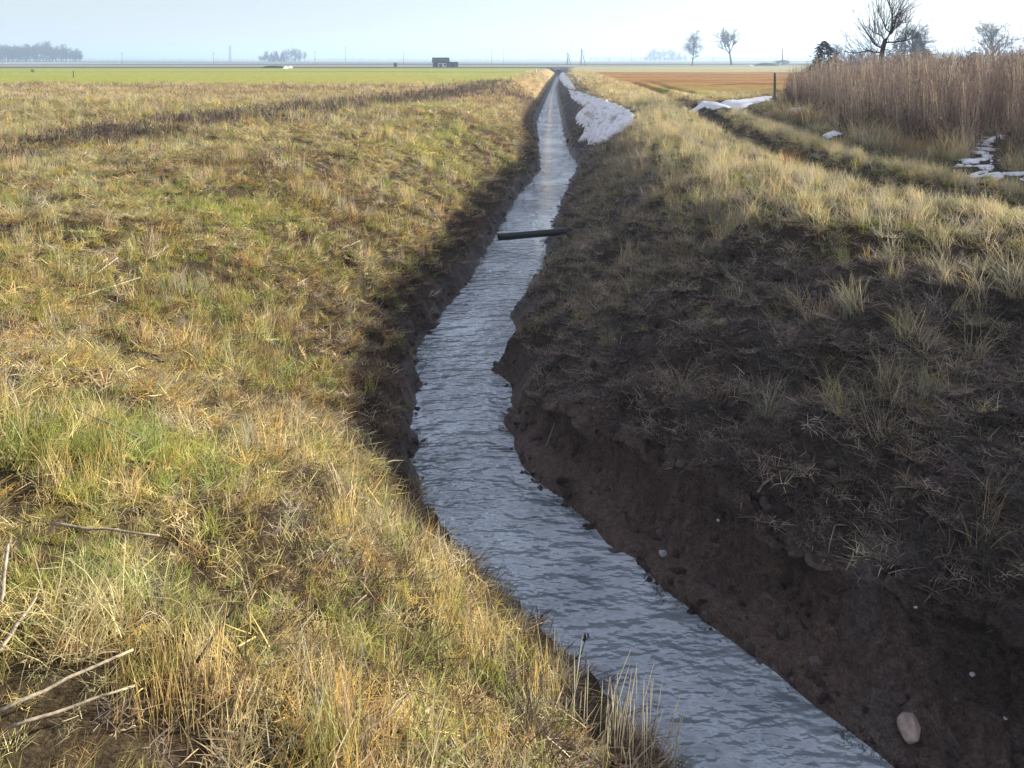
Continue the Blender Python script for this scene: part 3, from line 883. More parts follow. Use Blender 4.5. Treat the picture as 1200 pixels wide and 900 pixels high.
scatter('waterline_debris', 'litter', xx_[k], yy_[k], palette(k.sum(), [(0.03, 0.024, 0.02), (0.07, 0.05, 0.035), (0.14, 0.1, 0.06)], [.5, .35, .15]), 0.5, 'dark wet grass debris caught along the waterline', 'litter', 0.12, zmin=WZ + 0.004)
# dark matted litter all over the shaded face
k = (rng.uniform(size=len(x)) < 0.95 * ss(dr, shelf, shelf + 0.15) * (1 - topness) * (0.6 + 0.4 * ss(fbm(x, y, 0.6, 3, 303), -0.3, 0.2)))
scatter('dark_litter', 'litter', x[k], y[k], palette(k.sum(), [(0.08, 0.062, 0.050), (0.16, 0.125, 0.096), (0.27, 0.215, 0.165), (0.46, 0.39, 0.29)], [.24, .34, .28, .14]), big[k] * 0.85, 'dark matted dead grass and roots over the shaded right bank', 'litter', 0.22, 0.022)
# shaded grass on the face further along and thin tufts near
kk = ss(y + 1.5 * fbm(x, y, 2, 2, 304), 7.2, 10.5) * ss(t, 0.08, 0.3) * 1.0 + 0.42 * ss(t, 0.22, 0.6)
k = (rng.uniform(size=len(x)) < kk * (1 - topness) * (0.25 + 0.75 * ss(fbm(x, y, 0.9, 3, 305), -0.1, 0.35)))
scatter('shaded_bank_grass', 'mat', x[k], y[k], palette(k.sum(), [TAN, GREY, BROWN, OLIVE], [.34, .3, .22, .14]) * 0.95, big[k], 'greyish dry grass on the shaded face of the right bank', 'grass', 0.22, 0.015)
k = (rng.uniform(size=len(x)) < (0.07 + 0.26 * ss(t, 0.45, 0.8)) * (1 - topness) * ss(t, 0.22, 0.5) * ss(fbm(x, y, 0.7, 3, 307), 0.0, 0.3))
scatter('long_bank_grass', 'long', x[k], y[k], palette(k.sum(), [TAN, STRAW, GREY], [.4, .25, .35]) * 0.85, big[k] * 0.85, 'long limp pale grass hanging below the right bank crest', 'grass', 0.3)
# sunlit top
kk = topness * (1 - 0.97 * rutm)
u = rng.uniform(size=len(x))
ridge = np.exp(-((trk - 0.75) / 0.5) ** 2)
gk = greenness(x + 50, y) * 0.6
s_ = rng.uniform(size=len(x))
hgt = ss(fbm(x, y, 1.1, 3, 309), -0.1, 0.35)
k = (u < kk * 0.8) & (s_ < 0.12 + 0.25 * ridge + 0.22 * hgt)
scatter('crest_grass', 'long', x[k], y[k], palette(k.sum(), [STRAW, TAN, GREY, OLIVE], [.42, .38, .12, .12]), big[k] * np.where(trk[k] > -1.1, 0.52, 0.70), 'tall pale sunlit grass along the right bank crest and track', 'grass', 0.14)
k = (u < kk * 0.8) & (s_ > 0.5)
scatter('track_turf', 'mat', x[k], y[k], palette(k.sum(), [STRAW, TAN, OLIVE, LIME, BROWN, GREY], [.28, .28, .22, .16, .12, .12]), big[k], 'low yellow green turf between the wheel ruts', 'grass')
k = (u > 0.6) & (u < 0.6 + 0.25 * rutm * topness)
scatter('rut_litter', 'litter', x[k], y[k], palette(k.sum(), [BROWN, (0.11, 0.08, 0.06), TAN], [.5, .3, .2]), big[k], 'trodden brown grass lying in the wheel ruts', 'litter')

# ---- reed bed on the right
F_PX = [(905, 128), (950, 146), (1000, 163), (1060, 176), (1120, 186), (1200, 203)]
fp = np.array(sorted([at_z(px, py, 0) for px, py in F_PX]))
def front(x):
    return np.interp(x, fp[:, 0], fp[:, 1], right=fp[-1, 1] - 1.0)
XL = fp[0, 0]
xs_sorted = fp[np.argsort(fp[:, 1])]
def in_reeds(x, y, off=0.0):
    """right of the line through the reed front"""
    fx = np.interp(y, xs_sorted[:, 1], xs_sorted[:, 0], left=60)
    ff = np.interp(y, xs_sorted[:, 1], xs_sorted[:, 0])
    lo = xs_sorted[-1]
    side = np.where(y > lo[1], lo[0] + (y - lo[1]) * (lo[0] / lo[1]) * 1.02, ff)
    return x - side - off - 0.5 * fbm(x, y, 1.2, 2, 311)
n = 30000
y = 11 + 37 * rng.uniform(size=n) ** 1.4
x = rng.uniform(4, 46, n)
k = (in_reeds(x, y, 0.7) > 0) & (x < 0.82 * y + 3) & (y > 11.5) & (rng.uniform(size=n) < np.interp(y, [11, 25, 48], [1, 0.75, 0.35]))
x, y = x[k], y[k]
e = in_reeds(x, y, 0.7)
hsc = np.interp(e, [0, 1.5, 4], [0.60, 0.88, 1.0]) * (1 + 0.22 * fbm(x, y, 2.2, 3, 315)) * (0.62 + 0.55 * rng.uniform(size=len(x)) ** 0.8)
cpal = palette(len(x), [(0.22, 0.150, 0.115), (0.30, 0.22, 0.165), (0.50, 0.40, 0.28), (0.15, 0.10, 0.085)], [.34, .30, .20, .16])
scatter('reed_bed', 'reed', x, y, cpal, hsc, 'dense bed of tall brown dead reeds on the right', 'reeds', 0.09)
k = (e < 2.2) & (rng.uniform(size=len(x)) < 0.8)
scatter('reed_base_tangle', 'weed', x[k], y[k], palette(k.sum(), [(0.10, 0.07, 0.055), (0.18, 0.12, 0.085), (0.28, 0.19, 0.12)], [.4, .35, .25]), 1.7, 'dark tangle of dead weeds at the base of the reeds', 'weeds', 0.3)
# paler shorter grass along the reeds' foot
n = 9000
y = 9.5 + 16 * rng.uniform(size=n); x = rng.uniform(4, 22, n)
e = in_reeds(x, y, 0.0)
k = (np.abs(e - 0.7) < 0.9) & (rng.uniform(size=n) < 0.75) & (fbm(x, y, 1.0, 3, 317) > -0.25) & (x < 0.75 * y + 2)
scatter('reed_foot_grass', 'long', x[k], y[k], palette(k.sum(), [TAN, STRAW, RUST, BROWN], [.3, .15, .3, .3]), rng.uniform(0.9, 1.9, k.sum()), 'pale rusty grass skirting the foot of the reed bed', 'grass', 0.12)
# ground cover between the track and the reeds
x, y, b = cand([(9, 16, 60), (16, 30, 32)])
e = in_reeds(x, y, 0.0)
k = (x - track(y) > 1.9) & (e < 1.0) & (rng.uniform(size=len(x)) < 0.6)
scatter('hollow_grass', 'mat', x[k], y[k], palette(k.sum(), [OLIVE, BROWN, GREY, TAN, GREEN], [.25, .3, .2, .2, .12]) * 0.85, 1.6, 'low dull green grass in the hollow before the reeds', 'grass')

# ------------------------------------------------------------------ snow
def polydist(px, py, poly):
    d = np.full(px.shape, 1e9)
    for i in range(len(poly)):
        a = np.array(poly[i]); b_ = np.array(poly[(i + 1) % len(poly)]); e_ = b_ - a
        t_ = np.clip(((px - a[0]) * e_[0] + (py - a[1]) * e_[1]) / (e_ @ e_ + 1e-12), 0, 1)
        d = np.minimum(d, np.hypot(px - a[0] - t_ * e_[0], py - a[1] - t_ * e_[1]))
    return d
def snow(key, label, thick=0.09, step=(0.06, 0.12), rag=0.18, holes=0.5, grain=0.6):
    poly = SNOW_W[key]
    P = np.array(poly); lo = P.min(0) - 0.4; hi = P.max(0) + 0.4
    gx = np.arange(lo[0], hi[0], step[0]); gy = np.arange(lo[1], hi[1], step[1])
    X, Y = np.meshgrid(gx, gy)
    sd_ = polydist(X, Y, poly) * np.where(inpoly(X, Y, poly), 1, -1)
    sd_ = sd_ + rag * fbm(X, Y, grain, 4, 401, 0.6) - 0.05
    sd_ = np.minimum(sd_, (holes - fbm(X, Y, grain * 1.5, 4, 403)) * 0.8 * grain / 0.6)
    top = H(X, Y, False) + np.where(sd_ > 0, 0.02 + thick * ss(sd_, 0, 0.14) * (1 + 0.15 * fbm(X, Y, 0.8, 2, 405)), -0.05)
    use = sd_ > 0
    near_ = use.copy()
    near_[1:] |= use[:-1]; near_[:-1] |= use[1:]; near_[:, 1:] |= use[:, :-1]; near_[:, :-1] |= use[:, 1:]
    q = near_[:-1, :-1] & near_[1:, :-1] & near_[:-1, 1:] & near_[1:, 1:]
    nc = X.shape[1]
    ii, jj = np.nonzero(q)
    a = ii * nc + jj
    f = np.stack([a, a + 1, a + nc + 1, a + nc], -1)
    used, inv = np.unique(f, return_inverse=True)
    v = np.stack([X, Y, top], -1).reshape(-1, 3)[used]
    me = mesh_np('snow_patch', v, inv.reshape(f.shape).tolist())
    me.materials.append(M_SNOW)
    o = bpy.data.objects.new('snow_patch', me); COL.objects.link(o)
    return tag(o, label, 'snow', 'old snow patches')
snow('bank', 'large white snow drift on the right bank of the ditch', 0.07, (0.05, 0.12))
snow('strip', 'narrow snow strip far along the ditch near the road', 0.12, (0.08, 0.3), 0.1, 0.8)
snow('track', 'long thin snow strip across the track end beside the rusty field', 0.035, (0.06, 0.08), 0.2, 0.45)
snow('stake', 'tiny snow remnant below the leaning fence stake', 0.03, (0.04, 0.05), 0.25, 0.35, 0.3)
snow('reeds', 'broken snow patch in front of the reeds at right', 0.015, (0.02, 0.024), 0.30, 0.06, 0.16)
snow('scrap', 'small flat snow scrap in the hollow before the reeds', 0.03, (0.03, 0.04), 0.15, 0.5, 0.3)
snow('speck', 'snow speck at the foot of the reeds in mid bed', 0.03, (0.03, 0.04), 0.15, 0.5, 0.3)
snow('edge', 'snow scrap at the right edge just below the reeds', 0.015, (0.02, 0.024), 0.25, 0.1, 0.16)

# ------------------------------------------------------------------ drain pipe over the stream
def build_pipe():
    pr = 0.062
    # free end over the water, other end buried in the right bank
    zc = WZ + 0.42
    xa, ya = at_z(584, 278, zc)
    xb, yb = at_z(700, 268, zc + 0.05)
    root = empty('drain_pipe', (xa, ya, zc), 'black plastic drain pipe sticking out of the right bank over the stream', 'pipe')
    d = np.array([xb - xa, yb - ya, 0.05]); Lr = np.linalg.norm(d); d /= Lr
    u = np.cross(d, [0, 0, 1]); u /= np.linalg.norm(u); w = np.cross(u, d)
    n = 28
    mb = MB()
    rings = [(0.12, pr - 0.008), (0.0, pr - 0.008), (0.0, pr), (Lr, pr)]
    for t_, r_ in rings:
        for k in range(n):
            a = 2 * math.pi * k / n
            mb.v.append(d * t_ + (u * math.cos(a) + w * math.sin(a)) * r_)
    for i in range(len(rings) - 1):
        for k in range(n):
            a = i * n + k; b_ = i * n + (k + 1) % n
            mb.f.append((a, b_, b_ + n, a + n))
    mb.build('pipe_wall', M_PIPE, root)
    inn = MB()
    for t_ in (0.02, 0.11):
        for k in range(n):
            a = 2 * math.pi * k / n
            inn.v.append(d * t_ + (u * math.cos(a) + w * math.sin(a)) * (pr - 0.010))
    for k in range(n):
        b_ = (k + 1) % n
        inn.f.append((k, k + n, b_ + n, b_))
    inn.f.append(tuple(range(n, 2 * n)))
    inn.build('bore_shade', M_DARK, root)  # dark plug, its colour paints the shade of the hollow pipe
    col = MB()
    p0 = d * (Lr * 0.70); p1 = d * (Lr * 0.73)
    col.tube([p0, p1], [pr + 0.007] * 2, n)
    col.build('collar', M_PIPE, root, False)
build_pipe()

# ------------------------------------------------------------------ stones
def stone(px, py, size, mat, label, seed, squash=(1, .7, .5), rz=0.0):
    p = hit(px, py)
    rg = np.random.default_rng(seed)
    import bmesh
    bm = bmesh.new()
    for i in range(17):
        q = rg.normal(size=3); q /= np.linalg.norm(q)
        q = q * rg.uniform(0.82, 1.05); q[1] *= 1 - 0.28 * q[0]          # one end narrower
        bm.verts.new(q * np.array(squash) * size)
    r_ = bmesh.ops.convex_hull(bm, input=bm.verts)
    bmesh.ops.delete(bm, geom=[g_ for g_ in r_['geom_interior'] if isinstance(g_, bmesh.types.BMVert)], context='VERTS')
    bmesh.ops.bevel(bm, geom=bm.edges[:], offset=size * 0.07, segments=2, affect='EDGES', profile=0.6)
    me = bpy.data.meshes.new('stone'); bm.to_mesh(me); bm.free()
    me.polygons.foreach_set('use_smooth', [True] * len(me.polygons))
    me.materials.append(mat)
    o = bpy.data.objects.new('stone', me); COL.objects.link(o)
    o.location = (p[0], p[1], p[2] + size * squash[2] * 0.55); o.rotation_euler = (0.25, 0.1, rz)
    return tag(o, label, 'stone', 'loose stones on the banks')
stone(1066, 858, 0.105, M_STONE, 'pinkish angular stone on the mud at the bottom right', 3, (1.15, .62, .5), 1.15)
stone(777, 650, 0.036, M_STONEG, 'round grey pebble on the mud shelf beside the water', 5, (1, .85, .8), 0.3)
stone(802, 668, 0.016, M_STONEW, 'tiny pale pebble just below the round grey pebble', 6)
stone(1140, 779, 0.022, M_STONEW, 'small white stone above the pinkish stone', 8)
stone(1178, 830, 0.014, M_STONEW, 'white speck of stone right of the pinkish stone', 9)
stone(842, 617, 0.017, M_STONEW, 'pale pebble on the dark slope above the mud shelf', 10)
stone(1073, 718, 0.015, M_STONEW, 'lone pale pebble in the middle of the dark slope', 12)
stone(1191, 743, 0.018, M_STONEW, 'pale pebble at the right edge of the dark slope', 13)
stone(390, 421, 0.034, M_STONEW, 'whitish stone lying on the left bank above the mud', 14, (1, .8, .7))
stone(878, 211, 0.075, M_STONEW, 'white lump lying in the grass beside the wheel rut', 15, (1, .8, .8))

# ------------------------------------------------------------------ sticks, stalks and tufts
def stick(pix, r0, label, mat, name='dead_stalk', lift=(0.03, 0.06), group='cut stalks on the left bank', side=0):
    a, b_ = hit(*pix[0]), hit(*pix[1])
    a[2] += lift[0]; b_[2] += lift[1]
    n = 7; rg = np.random.default_rng(int(pix[0][0] * 7 + pix[0][1]))
    L = np.linalg.norm(b_ - a)
    pts = []
    for i in range(n):
        t_ = i / (n - 1); p = a + (b_ - a) * t_
        p = p + rg.normal(0, 0.006, 3) * L * (0 < i < n - 1); p[2] = max(p[2], gz(p[0], p[1]) + r0 * 0.5)
        pts.append(p)
    mb = MB(); o0 = pts[0].copy()
    mb.tube([p - o0 for p in pts], [r0 * (1 - 0.35 * i / (n - 1)) for i in range(n)], 7)
    for k in range(side):
        t_ = rg.uniform(0.3, 0.9); p = a + (b_ - a) * t_ - o0
        q = p + (b_ - a) * 0.12 + rg.normal(0, 0.06, 3) * L + np.array([0, 0, 0.03])
        mb.tube([p, (p + q) / 2 + rg.normal(0, 0.006, 3), q], [r0 * .5, r0 * .4, r0 * .2], 5)
    o = mb.build(name, mat, loc=o0)
    return tag(o, label, 'stalk', group)
stick(((-6, 887), (156, 822)), 0.0056, 'longest thick pale cut stalk at the bottom left corner', M_STALK, lift=(0.09, 0.15))
stick(((10, 889), (158, 851)), 0.0050, 'shorter pale cut stalk just below the longest one', M_STALK, lift=(0.06, 0.10))
stick(((-4, 786), (42, 749)), 0.007, 'curved pale stalk at the left edge above the corner stalks', M_STALK, lift=(0.04, 0.12))
stick(((0, 728), (9, 694)), 0.008, 'short thick pale stalk end at the left edge', M_STALK, lift=(0.05, 0.16))
stick(((58, 633), (187, 658)), 0.006, 'long grey stem lying level across the left bank grass', M_STALK, lift=(0.07, 0.08), side=2)
stick(((84, 500), (166, 540)), 0.006, 'thin pale stem slanting below the bright green patch', M_STALK, lift=(0.10, 0.10), side=1)
stick(((231, 807), (272, 766)), 0.006, 'dark crooked twig in the foreground grass', M_STALKD, 'twig', (0.08, 0.14), side=3)
stick(((90, 356), (164, 336)), 0.008, 'pale branch lying high on the left bank', M_STALK, lift=(0.06, 0.08), side=3)
stick(((112, 330), (138, 315)), 0.008, 'short pale branch just above the larger one on the left bank', M_STALK, lift=(0.06, 0.1), side=1)
stick(((72, 286), (150, 282)), 0.010, 'dark stem lying flat on the upper left bank', M_STALKD, lift=(0.05, 0.06))
stick(((400, 300), (422, 290)), 0.008, 'small pale stick on the bank facing the drain pipe', M_STALK, lift=(0.08, 0.1))
stick(((868, 605), (908, 568)), 0.010, 'pale split stalk lying on the dark right slope', M_STALK, group='sticks on the dark right bank', side=1)
stick(((962, 690), (978, 632)), 0.004, 'thin upright pale stem on the dark right slope', M_STALK, lift=(0.01, 0.10), group='sticks on the dark right bank')
stick(((788, 532), (797, 522)), 0.006, 'tiny pale straw on the dark slope above the mud shelf', M_STALK, group='sticks on the dark right bank')
stick(((640, 524), (650, 500)), 0.005, 'small pale straw near the muddy point of the right bank', M_STALK, group='sticks on the dark right bank')

M_PALEBLADE = blade_mat('pale_blade', 0.4, (0.50, 0.43, 0.27))
M_GREYBLADE = blade_mat('grey_green_blade', 0.35, (0.34, 0.33, 0.22))
M_WHITEBLADE = blade_mat('bleached_stem', 0.35, (0.72, 0.64, 0.46))
M_RUSTBLADE = blade_mat('rusty_weed', 0.35, (0.50, 0.27, 0.11))
M_STRAWBLADE = blade_mat('tussock_straw', 0.45, (0.66, 0.58, 0.30))
M_GOLDBLADE = blade_mat('tussock_gold', 0.45, (0.64, 0.48, 0.19))
M_FRESHBLADE = blade_mat('tussock_green', 0.45, (0.36, 0.42, 0.13))
M_GREENLEAF = blade_mat('green_leaf', 0.35, (0.13, 0.27, 0.10))
def tuft(px, py, hpx, label, mat, seed, n=38, lean=(0.05, 0.8), bend=(0.3, 1.7), rad=0.07, w=(0.0026, 0.0046), name='grass_tuft', cat='grass tuft', group='tufts on the shaded right bank'):
    p = hit(px, py)
    depth = p[1] * CP + (CAMH - p[2]) * SP
    h = hpx / FPX * depth
    rg = np.random.default_rng(seed)
    mb = clump(rg, int(n * (1.9 if rad == 0.07 else 1)), rad, (h * 0.3, h * 1.25), w, lean, bend, 4, 0.3)
    if rad == 0.07:
        q = clump(rg, n, 0.12, (h * .2, h * .6), w, (1.1, 1.6), (-.2, .5), 3, 0.3); o_ = len(mb.v); mb.v += q.v; mb.a += [v * .7 for v in q.a]; mb.f += [tuple(i + o_ for i in f) for f in q.f]
    o = mb.build(name, mat, loc=tuple(p))
    return tag(o, label, cat, group)
tuft(800, 463, 58, 'pale fan shaped grass tuft on the dark slope nearest the stream', M_PALEBLADE, 21, 55)
tuft(855, 450, 34, 'small grass tuft right of the fan shaped tuft', M_GREYBLADE, 22, 22)
tuft(899, 485, 66, 'tall drooping grass tuft in the middle of the dark slope', M_GREYBLADE, 23, 34)
tuft(992, 372, 52, 'upright narrow grass tuft high on the dark slope', M_GREYBLADE, 24, 26, (0.0, 0.3), (0.1, 0.5))
tuft(1037, 447, 60, 'broad pale grass tuft with arching blades right of centre slope', M_PALEBLADE, 25, 48)
tuft(1008, 478, 46, 'low spreading grass tuft below the broad arching tuft', M_GREYBLADE, 26, 36, (0.5, 1.2))
tuft(1142, 417, 68, 'big grass tuft with long blades toward the right edge of the slope', M_PALEBLADE, 27, 52)
tuft(1104, 325, 52, 'sunlit topped grass tuft just under the right crest', M_PALEBLADE, 28, 40)
tuft(1190, 352, 58, 'grass tuft at the right edge under the crest', M_PALEBLADE, 29, 46)
tuft(1070, 520, 30, 'little pale tuft above the mud in the lower right slope', M_PALEBLADE, 30, 20)
tuft(1165, 560, 50, 'thin grey tuft at the lower right of the slope', M_GREYBLADE, 31, 30, (0.4, 1.1))
tuft(633, 462, 26, 'small dry tuft beside the muddy point at the water', M_GREYBLADE, 32, 30)
tuft(867, 343, 22, 'tiny cream leaf sprig on the dark slope', M_WHITEBLADE, 33, 7, (0.1, .5), (0, .4), 0.01, (0.012, 0.02))
tuft(831, 357, 14, 'smaller cream leaf sprig left of the other sprig', M_WHITEBLADE, 34, 6, (0.1, .6), (0, .4), 0.01, (0.012, 0.02))
tuft(925, 196, 22, 'rust orange dead weed clump beside the wheel rut', M_RUSTBLADE, 35, 160, (0.1, 1.0), (0.2, 0.9), 0.16, (0.006, 0.012), 'weed_clump', 'weed', 'weed clumps by the track')
tuft(85, 745, 95, 'big pale drooping tussock in the left foreground', M_STRAWBLADE, 36, 330, (0.05, 0.8), (0.4, 1.6), 0.16, (0.0025, 0.0045), group='tussocks in the left foreground')
tuft(200, 815, 80, 'stand of upright golden straw above the cut stalks', M_GOLDBLADE, 37, 240, (0.0, 0.22), (0.0, 0.4), 0.18, (0.002, 0.0036), group='tussocks in the left foreground')
tuft(128, 530, 48, 'bright green tussock high in the left foreground', M_FRESHBLADE, 38, 420, (0.05, 0.9), (0.3, 1.4), 0.24, (0.0025, 0.0045), group='tussocks in the left foreground')
# bleached stems over the water at the bottom
def stems(px, py, label, seed):
    p = hit(px, py); rg = np.random.default_rng(seed)
    root = empty('dry_stems', tuple(p), label, 'grass stems')
    for i in range(26):
        a = rg.uniform(0, 6.283); q = rg.uniform(0, 1) ** .5
        b_ = np.array([q * math.cos(a) * 0.20 , q * math.sin(a) * 0.10, 0]); b_[2] = gz(p[0] + b_[0], p[1] + b_[1]) - p[2] - 0.02
        mb = MB(); h = rg.uniform(0.22, 0.46); az = rg.normal(0.15, 0.7); le = abs(rg.normal(0.12, 0.14))
        d = np.array([math.cos(az), math.sin(az), 0]); pts = [b_ + d * h * math.sin(le) * t_ ** 1.6 + np.array([0, 0, h * t_]) for t_ in (0, .3, .6, .85, 1)]
        mb.tube(pts, [.0019, .0017, .0015, .0022, .0006], 4)
        mb.build('stem', M_STEM, root)
M_STEM = simple_mat('bleached_straw', (0.68, 0.60, 0.42), 0.7, 0.2, 20)
stems(712, 893, 'tall bleached grass stems standing against the water at the bottom', 51)
stems(752, 905, 'bleached grass stems leaning right at the bottom edge over the water', 52)

def twig(px, py, tip, label, seed):
    p = hit(px, py); rg = np.random.default_rng(seed)
    d = pray(*tip); t_ = p[1] / d[1]; q = np.array([d[0] * t_, p[1] - 0.02, CAMH + d[2] * t_])
    root = empty('twig', tuple(p), label, 'twig', 'leafy twigs over the water')
    mb = MB(); v = q - p; L = np.linalg.norm(v)
    pts = [v * t_ + rg.normal(0, 0.03, 3) * L * (t_ > 0) for t_ in np.linspace(0, 1, 6)]
    pts[0][2] -= 0.03
    mb.tube(pts, [0.004, .0036, .0032, .0028, .0022, .0012], 5)
    mb.build('stem', M_STALKD, root)
    for i in range(10):
        k = rg.integers(1, 6); lf = MB()
        blade(lf, rg, pts[k] + rg.normal(0, 0.004, 3), rg.uniform(0.018, 0.035), rg.uniform(0.008, 0.014), rg.uniform(0, 6.28), rg.uniform(.3, 1.3), .4, 1.0, 2)
        lf.build('leaf', M_STALKD, root)
twig(656, 786, (690, 742), 'thin dark twig with withered leaves leaning over the water', 61)
twig(628, 762, (632, 722), 'upright dark twig at the left water edge', 62)
twig(488, 448, (503, 414), 'small dark twig on the clod jutting from the left bank', 63)
twig(486, 596, (508, 600), 'short dark twig reaching out from the left bank', 64)
def plantlet(px, py, label, seed, s=0.09):
    p = hit(px, py); rg = np.random.default_rng(seed)
    root = empty('green_plant', tuple(p), label, 'plant', 'green plants low on the left bank')
    for i in range(9):
        lf = MB(); blade(lf, rg, (rg.normal(0, .02), rg.normal(0, .02), -0.005), s * rg.uniform(.7, 1.3), s * .3, rg.uniform(0, 6.28), rg.uniform(.3, 1.0), .7, rg.uniform(.8, 1.3), 4)
        lf.build('leaf', M_GREENLEAF, root)
plantlet(462, 372, 'small green leafy plant low on the left bank', 71)
plantlet(508, 322, 'small green plant nearest the drain pipe on the left bank', 72, 0.11)
plantlet(442, 350, 'green sprout left of the leafy plant on the left bank', 73, 0.08)
plantlet(432, 378, 'tiny green sprout lowest on the brown left bank', 74, 0.06)

# ------------------------------------------------------------------ posts
def post(px, base, top, wpx, label, mat, name='fence_post', cat='post', group='old fence posts by the reeds', leanpx=0, group_on=True):
    p = hit(px, base)
    depth = p[1] * CP + (CAMH - p[2]) * SP
    h = (base - top) / FPX * depth / CP; r_ = max(wpx / FPX * depth * 0.5, 0.008); dx = leanpx / FPX * depth
    mb = MB()
    n = 6
    mb.tube([np.array([dx * t_ - dx * 0, 0.01 * math.sin(t_ * 5), h * t_ - 0.25 * (t_ == 0)]) for t_ in np.linspace(0, 1, n)], [r_ * (1.05 - 0.1 * t_) for t_ in np.linspace(0, 1, n)], 9)
    o = mb.build(name, mat, loc=tuple(p))
    return tag(o, label, cat, group)
post(908, 124, 86, 3.0, 'dark weathered fence post at the left end of the reeds', M_WOODG)
post(949, 120, 93, 3.2, 'thin pale leaning stake in the reeds right of the dark post', M_WOODP, 'fence_stake', leanpx=-4)
post(987, 122, 97, 2.2, 'thin grey stake half hidden among the reeds', M_WOODG, 'fence_stake')
post(677, 99, 91, 1.6, 'short white marker peg on the right bank of the ditch', M_WHITE, 'marker_peg', group='white marker pegs along the ditch')
post(628, 86.5, 81, 1.5, 'far white marker peg on the left bank of the ditch', M_WHITE, 'marker_peg', group='white marker pegs along the ditch')
post(86, 91, 83, 0.8, 'lone thin dark stake standing in the green field', M_BARKD, 'field_stake', group='field stakes')

# ------------------------------------------------------------------ trees
def grow(rg, kind):
    """polylines (points, radii, level) of a bare tree of height 1"""
    out = []
    def branch(p, d, L, r_, lvl, maxl):
        n = 4 if lvl < 2 else 3
        pts = [p]; rr = [r_]; dd = d.copy()
        for i in range(n):
            up = np.array([0, 0, kind['up']]) * (1 if lvl else 0.2)
            dd = dd + rg.normal(0, kind['wob'] * (1 if lvl else 0.45), 3) + up * 0.25; dd /= np.linalg.norm(dd)
            p = p + dd * L / n; pts.append(p); rr.append(r_ * (1 - (0.55 if lvl else 0.45) * (i + 1) / n))
        out.append((pts, rr, lvl))
        if lvl >= maxl: return
        kids = kind['kids'][lvl]
        for k in range(kids):
            t_ = kind['first'] + (1 - kind['first']) * (k + rg.uniform()) / kids if lvl == 0 else rg.uniform(0.2, 1.0); i = min(int(t_ * n), n - 1); f = t_ * n - i
            q = pts[i] * (1 - f) + pts[i + 1] * f
            ax = dd if lvl else d
            a = rg.uniform(0, 6.283) if lvl else k * 2.4 + rg.normal(0, .3); sp = rg.uniform(*kind['spread'])
            ref = np.cross(ax, [0.3, 0.5, 0.8]); ref /= np.linalg.norm(ref); ref2 = np.cross(ax, ref)
            nd = ax * math.cos(sp) + (ref * math.cos(a) + ref2 * math.sin(a)) * math.sin(sp)
            if nd[2] < kind['droop']: nd[2] = kind['droop']
            nd /= np.linalg.norm(nd)
            fall = (1 - 0.55 * (t_ - kind['first']) / (1 - kind['first'])) if lvl == 0 else 1.0
            branch(q, nd, L * kind['ratio'][lvl] * rg.uniform(0.7, 1.2) * fall, rr[i] * kind['thin'], lvl + 1, maxl)
    branch(np.zeros(3), np.array([rg.normal(0, .04), rg.normal(0, .04), 1.0]), kind['trunk'], kind['r'], 0, len(kind['kids']))
    top = max(p[2] for b_ in out for p in b_[0])
    return [([p / top for p in b_[0]], [r_ / top for r_ in b_[1]], b_[2]) for b_ in out]
OAK = dict(up=0.22, wob=0.10, kids=(14, 7, 6, 5), first=0.25, spread=(0.5, 1.15), droop=-0.05, ratio=(0.62, 0.6, 0.55, 0.5), thin=0.6, trunk=0.75, r=0.026)
LIND = dict(up=0.22, wob=0.08, kids=(18, 7, 6, 5), first=0.16, spread=(0.55, 1.05), droop=0.0, ratio=(0.46, 0.55, 0.55, 0.5), thin=0.5, trunk=0.95, r=0.022)
FORK = dict(up=0.3, wob=0.10, kids=(6, 8, 7, 6), first=0.38, spread=(0.4, 0.75), droop=0.1, ratio=(1.1, 0.5, 0.5, 0.5), thin=0.7, trunk=0.5, r=0.026)
BUSH = dict(up=0.4, wob=0.13, kids=(12, 7, 5), first=0.02, spread=(0.4, 1.0), droop=0.1, ratio=(0.9, 0.6, 0.55), thin=0.6, trunk=0.6, r=0.012)
def tree_meshes(kind, seed, nm, minr):
    bs = grow(np.random.default_rng(seed), kind)
    a, c = MB(), MB()
    for pts, rr, lvl in bs:
        mb = a if lvl == 0 else c
        mb.tube(pts, [max(q, minr * (1.0 if lvl < 4 else 0.8)) for q in rr], 8 if lvl == 0 else (5 if lvl == 1 else 3), lvl < 2)
    ma, mc = a.mesh(nm + '_trunk'), c.mesh(nm + '_crown')
    return ma, mc
def put_tree(name, mt, px, base_py, top_py, dist, label, group, cat='tree', mats=None, widen=1.0, rz=0.0, base_z=None):
    """stands at the given distance; height follows from the height in the picture"""
    d = pray(px, 72.0); x_, y_ = d[0] * dist, d[1] * dist
    z0 = gz(x_, y_) if base_z is None else base_z
    dt = pray(px, top_py); ztop = CAMH + dt[2] / dt[1] * y_
    h = max(ztop - z0, 0.5)
    root = empty(name, (x_, y_, z0 - 0.05), label, cat, group, rz)
    root.scale = (h * widen, h * widen, h)
    for me, nm in zip(mt, ('trunk', 'crown')):
        if not me.materials: me.materials.append((mats or (M_BARK, M_TWIG))[nm == 'crown'])
        o = bpy.data.objects.new(nm, me); COL.objects.link(o); o.parent = root
    return root
T_A = tree_meshes(LIND, 3, 'linden', 0.0013); T_B = tree_meshes(FORK, 9, 'forked', 0.0013)
T_C = tree_meshes(OAK, 5, 'oak', 0.0013); T_D = tree_meshes(OAK, 8, 'oakb', 0.0013); T_E = tree_meshes(LIND, 12, 'lindenb', 0.0013); T_F = tree_meshes(FORK, 15, 'forkedb', 0.0013)
